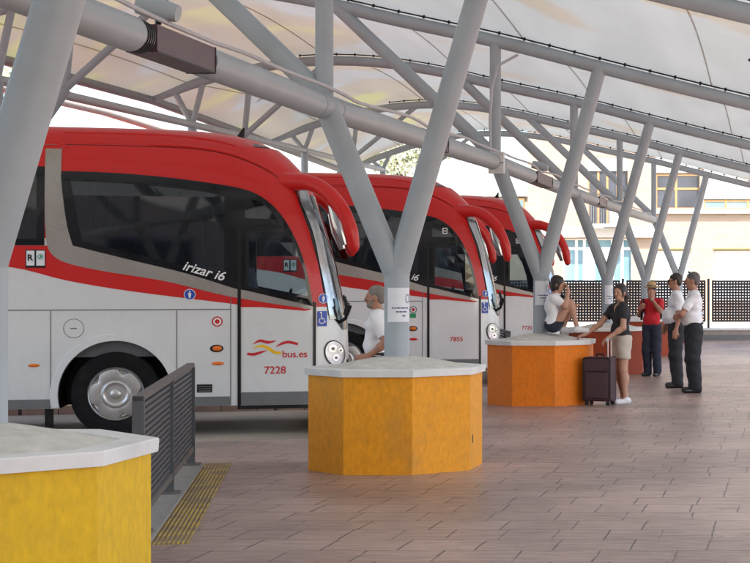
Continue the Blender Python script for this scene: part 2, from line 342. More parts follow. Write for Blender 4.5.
for f in _F:
    if _inside(sum(_V[i].x for i in f)/3, sum(_V[i].y for i in f)/3): pl.faces.new([_bv[i] for i in f])
for yy in (36.0,):
    bmesh.ops.bisect_plane(pl, geom=pl.verts[:]+pl.edges[:]+pl.faces[:], plane_co=(0,yy,0), plane_no=(0,1,0))
ext = bmesh.ops.extrude_face_region(pl, geom=pl.faces[:]); low = [v for v in ext['geom'] if isinstance(v, bmesh.types.BMVert)]
ls = set(low)
for v in pl.verts: v.co.z = gz(v.co.y) if v not in ls else LANE - .05
bmesh.ops.recalc_face_normals(pl, faces=pl.faces)
me = bpy.data.meshes.new('platform'); pl.to_mesh(me); pl.free(); me.materials.append(M['paver'])
o = bpy.data.objects.new('platform', me); COL.objects.link(o); tag(o, 'brownish stamped paver platform floor', 'pavement', kind='structure')
# yellow painted line on the lane
yp = mat('yellow_road_paint', (.50,.27,.07), .7, var=.2, dirt=(.25,.2,.12), dscale=2, damt=.6)
for i, (xa, ya, xb, yb) in enumerate([(-12,22.52,-6.75,23.98),(-12,13.32,-5.6,15.02),(-12,31.02,-6.6,32.5)]):
    n_ = Vector((-(yb-ya), xb-xa, 0)).normalized()*.11
    P4 = [(xa-n_.x,ya-n_.y),(xb-n_.x,yb-n_.y),(xb+n_.x,yb+n_.y),(xa+n_.x,ya+n_.y)]
    q = MB(); q.add([(a_, b_, gz(b_)+.004) for a_, b_ in P4], [(0,1,2,3)])
    tag(q.build('road_marking', yp), 'worn yellow band painted on the kerb edge between two bays', 'marking', kind='structure')

# ------------------------------------------------------------------ canopy
RY = [-11.0, -2.0, 7.25, 15.0, 23.8, 32.6, 41.5, 50.5]  # first two ribs, behind the viewpoint, are unseen and added for reflections
prof = smooth_interp([-14,-12.1,-10.9,-9.3,-8,-6.77,-5.49,-3.92,-2.58,-.71,1,3.2], [4.4,5.17,5.56,5.84,5.84,5.67,5.38,5.04,4.70,4.24,3.84,3.32])
def roofh(x, y): return prof(x) + .009*(y-32.6)
XL = {-11.0:-11.0, -2.0:-11.3, 7.25:-11.6, 15.0:-11.9, 23.8:-12.1, 32.6:-12.15, 41.5:-12.6, 50.5:-13.1}
XR = 3.0
where_rib = ['added for reflections, farthest behind the viewpoint', 'behind the viewpoint', 'over the yellow planter', 'over the amber planter, nearest in view', 'over the orange planter', 'over the first red planter', 'over the second red planter', 'at the far end of the canopy']
for i, y in enumerate(RY):
    t = thing('roof_rib', 'grey arched steel roof tube ' + where_rib[i], 'roof rib', (XL[y], y, roofh(XL[y], y)), group='arched ribs of the canopy')
    L = Matrix.Translation(-t.location)
    pts = [L @ Vector((x, y, roofh(x, y))) for x in np.linspace(XL[y], XR, 44)]
    MB().path(pts, .092, 18).build('rib_tube', M['steel'], t, smooth=True)
    cpth = []; crad = []
    for a_, b_ in zip(pts[8:-1], pts[9:]):
        for f_, r_ in ((0,.026),(.06,.026),(.07,.011),(.96,.011)): cpth.append(a_.lerp(b_, f_)+Vector((0,-.06,.118))); crad.append(r_)
    MB().path(cpth, crad, 8).build('clipped_cable', M['black'], t)
for i in range(len(RY)-1):
    y0, y1 = RY[i], RY[i+1]; NU, NV = 48, 10
    def mz(x, v, y, y0=y0, y1=y1):
        xe = lerp(XL[y0], XL[y1], v) - .05; k_ = min(1, max(0, (x-xe)/1.5)); k_ = k_*k_*(3-2*k_)
        return roofh(x, y) + k_*(.13 + .20*math.sin(math.pi*v)) + .01
    q = MB(); vs = []
    for b in range(NV+1):
        v = b/NV; y = lerp(y0, y1, v); xl = lerp(XL[y0], XL[y1], v) - .05
        for a in range(NU+1):
            x = lerp(xl, XR+.05, a/NU); vs.append((x, y, mz(x, v, y)))
    q.add(vs, [(b*(NU+1)+a, b*(NU+1)+a+1, (b+1)*(NU+1)+a+1, (b+1)*(NU+1)+a) for b in range(NV) for a in range(NU)])
    wh = ['added for reflections, farthest behind the viewpoint','behind the viewpoint','nearest, above the yellow planter','between the yellow and amber planters and the orange one, widest in view','above the orange planter','above the first red planter','farthest, before the cream building'][i]  # panels behind the viewpoint are unseen, added to darken the coach glass reflections
    pan = tag(q.build('roof_panel', M['membrane'], None, smooth=True), 'translucent white canopy membrane ' + wh, 'roof panel', 'membrane panels of the canopy')
    for xs in (-11.5,-8.9,-6.3,-3.7,-1.05,1.6):
        if xs < max(XL[y0], XL[y1])+.1: continue
        MB().path([(xs, lerp(y0,y1,v), mz(xs, v, lerp(y0,y1,v))-.004) for v in np.linspace(0,1,14)], .011, 8).build('seam', M['seam'], pan, smooth=True)
# eaves tubes behind the buses
def eave(name, label, dx, dz, r, m):
    pts = []
    for a, b in zip(RY[:-1], RY[1:]):
        for k in range(6): y = lerp(a, b, k/6); x = lerp(XL[a], XL[b], k/6); pts.append((x+dx, y, lerp(roofh(XL[a],a), roofh(XL[b],b), k/6)+dz))
    pts.append((XL[RY[-1]]+dx, RY[-1], roofh(XL[RY[-1]],RY[-1])+dz))
    tag(MB().path(pts, r, 14).build(name, m, None, smooth=True), label, 'roof beam')
eave('eaves_beam', 'dark grey tube along the back edge of the white membrane', -.03, -.04, .085, M['steel_dark'])
N1 = {-11.0:(-9.6,4.1), -2.0:(-9.9,4.15), 7.25:(-10.25,4.2), 15.0:(-10.6,4.3), 23.8:(-11.06,4.46), 32.6:(-11.4,4.64), 41.5:(-11.77,4.83), 50.5:(-12.0,4.95)}
N2 = {15.0:(-9.7,4.2), 23.8:(-10.1,4.33), 32.6:(-10.4,4.43), 41.5:(-10.6,4.64), 50.5:(-10.9,4.75)}
tag(MB().path([(N1[y][0], y, N1[y][1]) for y in RY], .07, 14).build('tie_beam', M['steel'], None, smooth=True), 'long lower grey tube running below the canopy edge behind the buses', 'roof beam')
eave('gutter_beam', 'pale beige gutter pipe outside the canopy edge', -.95, -.25, .09, mat('gutter_beige', (.5,.46,.4), .6))

CX = {7.25:-3.44, 15.0:-3.44, 23.8:-3.44, 32.6:-3.44, 41.5:-3.44, 50.5:-3.2}
TX = -4.08; TH = {-11.0:3.1, -2.0:3.12, 7.25:3.17, 15.0:3.17, 23.8:3.30, 32.6:3.32, 41.5:3.40, 50.5:3.46}
where_col = {7.25:'rising out of the yellow planter at the left edge', 15.0:'rising out of the amber planter, notice on its stem', 23.8:'rising out of the orange planter beside the seated person', 32.6:'rising out of the first red planter behind the woman', 41.5:'behind the man in the red shirt', 50.5:'farthest of the row, behind the two white shirts'}
CX[-2.0] = -3.44; where_col[-2.0] = 'added just behind the viewpoint for the window reflections'  # unseen column, added so the coach glass has structure to reflect
for y in RY[1:]:
    cx = CX[y]; th = TH[y]; tx = TX if y < 50 else -3.95
    t = thing('roof_column', 'grey Y-shaped steel column ' + where_col[y], 'column', (cx, y, gz(y)), group='Y-shaped columns in the planters')
    O = t.location; P = lambda x, z: (x-O.x, 0, z-O.z)
    MB().path([P(cx, gz(y)+.02), P(cx, 1.74)], .109, 24).build('stem', M['steel'], t, smooth=True)
    MB().path([P(cx, 1.712), P(cx, 1.748)], .1135, 24).build('collar', M['steel'], t, smooth=True)
    rt = roofh(cx+.82, y)
    MB().path([P(cx+.005, 1.70), P(cx+.82, rt-.02)], [.103,.098], 24).build('arm', M['steel'], t, smooth=True)
    MB().path([P(cx-.005, 1.68), P(tx+.02, th)], [.103,.103], 24).build('arm', M['steel'], t, smooth=True)
    MB().path([P(tx, th), P(tx, roofh(tx, y))], .078, 18).build('strut', M['steel'], t, smooth=True)
    MB().path([P(tx, th+.08), P(tx-2.25, roofh(tx-2.25, y))], .09, 18).build('brace', M['steel'], t, smooth=True)
# long main tube
pts = [(TX if y < 50 else -3.95, y, TH[y]) for y in RY]; dense = []
for a, b in zip(pts[:-1], pts[1:]):
    for k in range(8): dense.append(tuple(lerp(a[j], b[j], k/8) for j in range(3)))
dense.append(pts[-1])
bt = thing('main_beam', 'thick grey steel tube running along the row of columns', 'roof beam', dense[0])
L0 = Vector(dense[0])
BOXES = [(10.55,11.85),(18.9,20.0),(27.0,28.9),(36.0,37.6)]
def beam_at(y): return Vector((interp(y, RY, [TX]*(len(RY)-1)+[-3.95]), y, interp(y, RY, [TH[q] for q in RY])))
cuts_ = [RY[0]] + [v_ for b_ in BOXES for v_ in b_] + [RY[-1]]
for ya, yb in zip(cuts_[0::2], cuts_[1::2]):
    MB().path([beam_at(v_)-L0 for v_ in np.linspace(ya+.002, yb-.002, max(2, int(yb-ya)+2))], .113, 28).build('beam_tube', M['steel'], bt, smooth=True)
col_ = MB()
for y in RY[2:]:
    for dy in (-.3,-.27,.27,.3): col_.path([Vector((TX if y<50 else -3.95, y+dy-.012, interp(y+dy, RY, [TH[q] for q in RY])))-L0, Vector((TX if y<50 else -3.95, y+dy+.012, interp(y+dy, RY, [TH[q] for q in RY])))-L0], .1165, 28)
col_.build('weld_rings', M['steel'], bt, smooth=True)
# conduit hugging the beam
cp = []
for k in range(0, 221):
    y = lerp(7.5, 50, k/220); cp.append((TX+.10+.03*math.sin(y*2.2), y, interp(y, RY, [TH[q] for q in RY])+.112+.035*abs(math.sin(y*.8))))
tag(MB().path(cp, .017, 8).build('conduit', M['cable'], None, smooth=True), 'thin pale conduit sagging along the top of the thick tube', 'cable')
# boxes clamped on the main tube
for (ya, yb, lab) in ((10.55,11.85,'plum box clamped on the thick tube, nearest the left edge'), (18.9,20.0,'plum box on the thick tube just past the amber planter column'), (27.0,28.9,'plum box on the thick tube past the orange planter'), (36.0,37.6,'small looking plum box on the thick tube, farthest away')):
    zc = interp((ya+yb)/2, RY, [TH[q] for q in RY])
    t = thing('lamp_housing', lab, 'lamp housing', (TX, ya, zc), group='plum boxes clamped round the main tube')
    Ly = yb-ya
    MB().box(-.10,.10,.20,Ly,-.088,.088).build('housing', M['purple'], t)
    MB().lathe([(.10,0)]+[(r_, z_) for k in range(5) for r_, z_ in ((.108,.01+k*.033),(.108,.026+k*.033),(.097,.029+k*.033),(.097,.040+k*.033))], 28, Matrix.Rotation(R(-90),4,'X')).build('black_bellows', M['black'], t)
    b = MB().box(-.104,.104,Ly-.012,Ly+.0,-.092,.092); b.box(.101,.104,.20,Ly-.013,-.091,-.080)
    b.build('trim', M['black'], t)
for (y, lab) in ((11.0,'small grey floodlight on top of the thick tube at upper left'), (28.0,'small grey floodlight on the tube past the orange planter')):
    zc = interp(y, RY, [TH[q] for q in RY])
    t = thing('floodlight', lab, 'floodlight', (TX+.02, y-.02, zc+.12), group='floodlights on the main tube')
    MB().path([(0,0,0),(0,0,.06)], .02, 10).build('bracket', M['black'], t)
    MB().path([(-.13,0,.13),(.0,0,.10),(.13,0,.07)], [.06,.075,.055], 18).build('lamp_head', M['steel'], t, smooth=True)
# junction box at orange planter column
t = thing('junction_box', 'pale grey junction box on the thick tube above the orange planter', 'junction box', (TX+.05, 23.62, TH[23.8]-.02))
MB().box(-.105,.105,-.06,.06,-.15,.15).build('case', M['frame_white'], t)
MB().path([(-.08,-.02,.15),(-.09,-.02,.6),(-.06,-.02,1.05),(.02,-.02,1.35),(.3,-.02,1.5)], .02, 8).build('cable', M['cable'], t, smooth=True)
MB().box(-.108,.108,-.066,-.06,-.01,.0).build('lid_seam', M['skirt'], t)
# small fittings under the membrane
for (x, y, lab) in ((-11.0,28.3,'small dark vent in the membrane at the upper left'), (-11.4,37.2,'small dark vent in the membrane above the first coach')):
    z = roofh(x, y)+.28
    t = thing('roof_vent', lab, 'vent', (x, y, z), group='dark vents in the membrane')
    MB().ball((0,0,0), (.17,.12,.035)).build('vent_cap', M['black'], t, smooth=True)
    MB().path([(0,0,.02),(0,0,.09)], .05, 12).build('collar', M['steel_dark'], t, smooth=True)
t = thing('hook_bracket', 'small black hook bracket under the roof at the upper right', 'bracket', (-.35, 21.0, 4.32))
MB().path([(-.12,0,.06),(-.02,0,.0),(.1,0,-.02)], .022, 10).build('hook', M['black'], t, smooth=True)
MB().path([(.1,0,-.02),(.1,0,.16)], .014, 8).build('rod', M['black'], t)
# tree-like struts near the back edge
for y in RY[3:]:
    xl = XL[y]; n1 = N1[y]; n2 = N2[y]
    t = thing('edge_strut', 'branching grey strut at the back canopy edge ' + {15.0:'nearest the viewer',23.8:'behind the nearest coach',32.6:'between the first two coaches',41.5:'between the far coaches',50.5:'at the far end'}[y], 'strut', (xl+.4, y, LANE), group='branching struts at the back edge')
    O = t.location; P = lambda x, z: (x-O.x, 0, z-O.z)
    MB().path([P(n1[0]-.05, LANE), P(n1[0], n1[1]-.6), P(n1[0], n1[1]+.02)], .085, 16).build('stem', M['steel'], t, smooth=True)
    MB().path([P(n1[0], n1[1]-1.6), P(n2[0]-.3, n2[1]-.40), P(*n2)], [.1,.1,.085], 16).build('lower_arm', M['steel'], t, smooth=True)
    for a, xx in ((n1, n1[0]-.35), (n1, n1[0]+.22), (n2, n2[0]+.12), (n2, n2[0]+1.6)):
        MB().path([P(*a), P(xx, roofh(xx, y))], .055, 14).build('prong', M['steel'], t, smooth=True)

# ------------------------------------------------------------------ planters
def planter(cx, cy, m, label, rot=0, ap=.70, h=.845):
    z0 = gz(cy)
    t = thing('planter', label, 'planter', (cx, cy, z0-.01), rot, group='octagonal planters round the columns')
    def ring(a, z): r = a/math.cos(R(22.5)); return [(r*math.cos(R(22.5+45*k)), r*math.sin(R(22.5+45*k)), z) for k in range(8)]
    b = MB(); vs = ring(ap, 0) + ring(ap, h)
    b.add(vs, [(k, (k+1)%8, 8+(k+1)%8, 8+k) for k in range(8)] + [tuple(range(8,16))])
    ob = b.build('box', m, t)
    mod = None
    b = MB(); vs = ring(ap+.028, h-.005) + ring(ap+.032, h+.05) + ring(ap+.026, h+.056) + ring(ap-.11, h+.056) + ring(ap-.11, h-.005)
    b.add(vs, [(r*8+k, r*8+(k+1)%8, (r+1)*8+(k+1)%8, (r+1)*8+k) for r in range(4) for k in range(8)] + [(32+k, 32+(k+1)%8, (k+1)%8, k) for k in range(8)])
    b.build('rim', M['cap_white'], t)
    b = MB(); N = 10; vs = []
    for j in range(N+1):
        f = j/N; a = lerp(ap-.108, .10, f)
        z = h+.05 + .095*(1-(1-f)**1.3)
        for k in range(8):
            an = R(22.5+45*k); r = a/math.cos(R(22.5)) if f < .7 else a*lerp(1/math.cos(R(22.5)), 1, (f-.7)/.3)
            vs.append((r*math.cos(an), r*math.sin(an), z + random.uniform(-.001,.001)))
    b.add(vs, [(j*8+k, j*8+(k+1)%8, (j+1)*8+(k+1)%8, (j+1)*8+k) for j in range(N) for k in range(8)])
    b.build('mound', M['concrete'], t)
    return t
planter(-3.49, 7.17, M['yellow'], 'bright yellow octagonal planter cut off at the lower left')
p2 = planter(-3.44, 15.0, M['amber'], 'amber yellow octagonal planter with a white rim in the middle')
v = MB().box(.7015,.7035,-.19,-.165,.24,.31); v.build('drain_slot', M['black'], p2)
planter(-3.44, 23.8, M['orange'], 'orange octagonal planter with a person sitting on top')
planter(-3.44, 32.6, M['brick_red'], 'brick red octagonal planter behind the woman with the suitcase')
planter(-3.44, 41.5, M['brick_red'], 'dark red octagonal planter behind the man in the straw hat')
planter(-3.2, 50.3, M['brick_red'], 'farthest red octagonal planter hidden behind the two white shirts')

# notices taped round the stems
def notice(y, a0, a1, z0, z1, label):
    cx = CX[y]; t = thing('notice', label, 'notice', (cx, y, z0), group='paper notices on the columns'); r = .1125
    b = MB(); N = 12; vs = []
    for k in range(N+1):
        a = R(lerp(a0, a1, k/N)); 
        for z in (0, z1-z0): vs.append((r*math.sin(a), -r*math.cos(a), z))
    b.add(vs, [(2*k, 2*k+2, 2*k+3, 2*k+1) for k in range(N)]); b.build('sheet', M['paper'], t, smooth=True)
    def wrap(u, v): a = R(lerp(a0, a1, u)); return ((r+.0015)*math.sin(a), -(r+.0015)*math.cos(a), v*(z1-z0))
    b = MB()
    def rect(u0, u1, v0, v1):
        n = 6; vv = []
        for k in range(n+1): vv += [wrap(lerp(u0,u1,k/n), v0), wrap(lerp(u0,u1,k/n), v1)]
        b.add(vv, [(2*k, 2*k+2, 2*k+3, 2*k+1) for k in range(n)])
    for (u0, u1, v) in ((.2,.28,.39),(.3,.36,.39),(.38,.53,.39),(.55,.72,.39),(.74,.9,.39),(.36,.46,.28),(.48,.62,.28),(.64,.8,.28),(.6,.75,.16)): rect(u0, u1, v, v+.035)
    for k in range(20):   # round emblem outline
        a, c = 2*math.pi*k/20, 2*math.pi*(k+1)/20
        p = []
        for an in (a, c):
            for rr in (.075, .06): p.append(wrap(.86+rr*1.6*math.cos(an), .68+rr*1.7*math.sin(an)))
        b.add(p, [(0,2,3,1)])
    b.build('print', M['navy_print'], t)
notice(15.0, -32, 82, 1.275, 1.575, 'white printed notice taped on the column of the amber planter')
notice(23.8, -40, 75, 1.30, 1.64, 'white printed notice on the column beside the seated person')
notice(32.6, -20, 80, 1.20, 1.56, 'white notice on the column behind the woman with the suitcase')

# ------------------------------------------------------------------ coaches
W0 = 1.275
HZ = [.345,.5,.9,1.2,1.5,1.75,2.0,2.3,2.4,2.83,3.0,3.15,3.3,3.40,3.405,3.5,3.57,3.61,3.625]
FX = [.30,.37,.40,.39,.35,.30,.25,.165,.14,0,-.07,-.16,-.30,-.42,-.47,-.64,-.90,-1.2,-1.5]
WX = [1.26,1.275,1.275,1.275,1.275,1.275,1.275,1.275,1.275,1.272,1.262,1.245,1.21,1.17,1.12,1.07,.98,.85,.70]
BX = [.45,.5,.5,.5,.5,.5,.5,.5,.5,.55,.6,.65,.75,.85,.9,1.05,1.2,1.2,1.1]
def Fh(h): return interp(h, HZ, FX)
def Wh(h): return interp(h, HZ, WX)
def Bh(h): return interp(h, HZ, BX)
MM = 6.0
def side_y(s, h):
    F, B, W = Fh(h), Bh(h), Wh(h); d = min(max(F-s, 0), B); return W*max(1-(1-d/B)**2, 0)**(1/MM)
def front_d(y, h):
    return Bh(h)*(1-math.sqrt(max(1-(min(abs(y), Wh(h)*.999)/Wh(h))**MM, 0)))
def side_pt(s, h, off, sg=-1):
    e = .01; y = side_y(s, h); dy = (side_y(s+e, h)-side_y(s-e, h))/(2*e)
    n = Vector((-dy, 1, 0)).normalized()
    return Vector((s+n.x*off, sg*(y+n.y*off), h))
def front_pt(y, h, off):
    e = .01; f = lambda yy: Fh(h)-front_d(yy, h)
    dx = (f(y+e)-f(y-e))/(2*e); dz = (Fh(h+e)-Fh(h-e))/(2*e)
    n = Vector((1, -dx, -dz)).normalized(); p = Vector((f(y), y, h)); return p + n*off
def pip(p, poly):
    x, y = p; c = False; j = len(poly)-1
    for i in range(len(poly)):
        xi, yi = poly[i]; xj, yj = poly[j]
        if (yi > y) != (yj > y) and x < (xj-xi)*(y-yi)/(yj-yi)+xi: c = not c
        j = i
    return c
def dens(poly, st):
    out = []
    for i in range(len(poly)):
        a = poly[i]; b = poly[(i+1)%len(poly)]; n = max(1, int(math.dist(a, b)/st))
        out += [(lerp(a[0], b[0], k/n), lerp(a[1], b[1], k/n)) for k in range(n)]
    return out
def patch(mb, poly, off, fn, st=.12, holes=()):
    P = dens(poly, st); pts = [Vector(p) for p in P]; ed = [(i, (i+1)%len(P)) for i in range(len(P))]
    for hp in holes:
        H = dens(hp, st); b = len(pts); pts += [Vector(p) for p in H]; ed += [(b+i, b+(i+1)%len(H)) for i in range(len(H))]
    xs = [p[0] for p in P]; ys = [p[1] for p in P]
    if max(xs)-min(xs) < 5 and min(max(xs)-min(xs), max(ys)-min(ys)) > st:
        x = min(xs)+st/2
        while x < max(xs):
            y = min(ys)+st/2
            while y < max(ys):
                pts.append(Vector((x, y))); y += st
            x += st
    V, E_, F_, *_ = delaunay_2d_cdt(pts, ed, [], 0, 1e-5)
    fs = []
    for f in F_:
        c = (sum(V[i].x for i in f)/3, sum(V[i].y for i in f)/3)
        if pip(c, poly) and not any(pip(c, hp) for hp in holes): fs.append(tuple(f))
    used = sorted({i for f in fs for i in f}); mp_ = {a: b for b, a in enumerate(used)}
    mb.add([fn(V[i].x, V[i].y, off) for i in used], [tuple(mp_[i] for i in f) for f in fs]); return mb
def bez(poly, n=4):      # Catmull-Rom smoothing of an open polyline
    out = []
    for i in range(len(poly)-1):
        p0 = poly[max(i-1,0)]; p1 = poly[i]; p2 = poly[i+1]; p3 = poly[min(i+2,len(poly)-1)]
        for k in range(n):
            t = k/n; out.append(tuple(.5*((2*p1[j])+(-p0[j]+p2[j])*t+(2*p0[j]-5*p1[j]+4*p2[j]-p3[j])*t*t+(-p0[j]+3*p1[j]-3*p2[j]+p3[j])*t**3) for j in (0,1)))
    return out + [poly[-1]]
REAR = -12.0
def shell(inset, hs, mats_fn):
    ys = [0,.3,.55,.75,.87]
    ring_n = None; vs = []; fs = []
    yl = None
    for h in hs:
        F, W, B = Fh(h)-inset, Wh(h)-inset, Bh(h)
        half = []
        for yy in ys: half.append((F-B*(1-math.sqrt(max(1-yy**MM, 0))), yy*W))
        t0 = math.asin(ys[-1]**(MM/2))
        for k in range(1, 11):
            t = lerp(t0, math.pi/2, k/10); half.append((F-B*(1-math.cos(t)), W*math.sin(t)**(2/MM)))
        xs = F-B; re = REAR+inset
        for fr in (.02,.06,.15,.3,.5,.75,1.0): half.append((lerp(xs, re+.25, fr), W))
        half += [(re+.1, W-.05), (re, W-.25), (re, W*.5)]
        ring = [(x, -y) for x, y in half] + [(re, 0)] + [(x, y) for x, y in reversed(half[1:])]
        n = len(ring); vs += [(x, y, h) for x, y in ring]
    for r in range(len(hs)-1):
        for k in range(n): fs.append((r*n+k, r*n+(k+1)%n, (r+1)*n+(k+1)%n, (r+1)*n+k))
    fs.append(tuple(range(n-1, -1, -1))); fs.append(tuple(range((len(hs)-1)*n, len(hs)*n)))
    mb = MB(); mb.add(vs, fs)
    for i, f in enumerate(mb.f):
        c = [sum(vs[j][a] for j in f)/len(f) for a in range(3)]; mb.mi[i] = mats_fn(c)
    return mb
OPEN_SIDE = {
 'rear': [(-11.5,3.03),(-3.06,3.03),(-3.06,2.29),(-11.5,2.29)],
 'main': bez([(-2.70,2.96),(-2.0,2.93),(-1.3,2.86),(-1.02,2.80)]) + bez([(-1.02,1.83),(-1.4,1.97),(-2.0,2.12),(-2.58,2.27)]),
 'quarter': [(-.79,2.80),(-.62,2.745),(-.50,2.64),(-.43,2.54),(-.79,2.55)],
 'door': [(-.76,2.39),(-.33,2.41),(-.215,2.22),(-.12,1.92),(-.075,1.60),(-.76,1.745)] }
OPEN_FRONT = [(-1.02,2.68),(1.02,2.68),(1.10,1.42),(.8,1.32),(-.8,1.32),(-1.10,1.42)]
def make_body_mesh(silver, red):
    mats = [silver, red, M['black']]
    def mf(c):
        x, y, z = c
        if z > 2.3: return 1
        if z > 1.5 and x > -.95: return 1
        return 0
    hs = sorted(set(HZ + [.32]))[1:] if False else HZ
    a = shell(0, HZ, mf).build('body', mats, None, weld=True)
    cav = shell(.05, [.92,1.2,1.5,2.0,2.3,2.83,3.0,3.15,3.28], lambda c: 2).build('cav', mats, None, weld=True)
    cuts = [cav]
    for k, p in OPEN_SIDE.items():
        q = MB(); q.m = 2; q.prism(p, -2, 2, lambda a_, b_, d: Vector((a_, d, b_))); cuts.append(q.build('c_'+k, mats, None, weld=True))
    q = MB(); q.m = 2; q.prism(OPEN_FRONT, -.75, 1.0, lambda a_, b_, d: Vector((d, a_, b_))); cuts.append(q.build('c_f', mats, None, weld=True))
    for wx in (-2.217, -8.6):
        for sg in (-1, 1):
            q = MB(); q.m = 2; q.lathe([(.62, 0), (.62, .8)], 40, Matrix.Translation((wx, sg*1.35 - (0 if sg < 0 else .8) , .50)) @ Matrix.Rotation(R(-90), 4, 'X') if False else Matrix.Translation((wx, (-1.4 if sg < 0 else .6), .5)) @ Matrix.Rotation(R(-90), 4, 'X')); cuts.append(q.build('c_w', mats, None, weld=True))
    for c in cuts:
        md = a.modifiers.new('b', 'BOOLEAN'); md.operation = 'DIFFERENCE'; md.solver = 'EXACT'; md.object = c
        try: md.material_mode = 'INDEX'
        except Exception: pass
    bpy.context.view_layer.update()
    dg = bpy.context.evaluated_depsgraph_get(); me = bpy.data.meshes.new_from_object(a.evaluated_get(dg)); me.name = 'body'
    for c in cuts + [a]: bpy.data.objects.remove(c)
    for p in me.polygons: p.use_smooth = True
    try: me.set_sharp_from_angle(angle=R(28))
    except Exception: pass
    return me
WIN_MAIN = [(-2.80,3.07)] + bez([(-2.80,3.07),(-2.277,3.06),(-1.734,3.023),(-1.293,2.972),(-.848,2.90),(-.601,2.80),(-.397,2.61),(-.227,2.32),(-.113,2.0),(-.03,1.58)]) + [(-.021,1.51)] + bez([(-.021,1.508),(-.736,1.687),(-.926,1.728),(-1.437,1.896),(-2.028,2.046),(-2.674,2.216)]) + bez([(-2.674,2.216),(-2.735,2.45),(-2.78,2.78),(-2.80,3.0)])
def dedupe(p):
    o = [p[0]]
    for q in p[1:]:
        if math.dist(o[-1], q) > 1e-3: o.append(q)
    if math.dist(o[0], o[-1]) < 1e-3: o.pop()
    return o
WIN_MAIN = dedupe(WIN_MAIN)
SILV = dedupe([(-2.972,3.33),(-2.80,3.33)] + bez([(-2.80,3.0),(-2.78,2.78),(-2.735,2.45),(-2.674,2.216)]) + bez([(-2.674,2.216),(-2.028,2.046),(-1.437,1.896),(-.926,1.728),(-.736,1.687),(-.021,1.508)]) + bez([(-.033,1.47),(-.96,1.627),(-1.657,1.803),(-2.385,1.93),(-2.75,2.02),(-2.90,2.12),(-2.95,2.25),(-2.972,2.5)]))
REDP = dedupe([(-11.9,2.214),(-2.945,2.214)] + bez([(-2.90,2.12),(-2.75,2.02),(-2.385,1.93),(-1.657,1.803),(-.96,1.627),(-.033,1.47)]) + bez([(-.113,1.455),(-.769,1.515),(-.96,1.545),(-2.028,1.687),(-2.738,1.814),(-3.373,1.974),(-4.5,2.08),(-6,2.12)]) + [(-11.9,2.13)])
REARW = [(-11.8,3.12),(-2.975,3.12),(-2.975,2.216),(-11.8,2.216)]
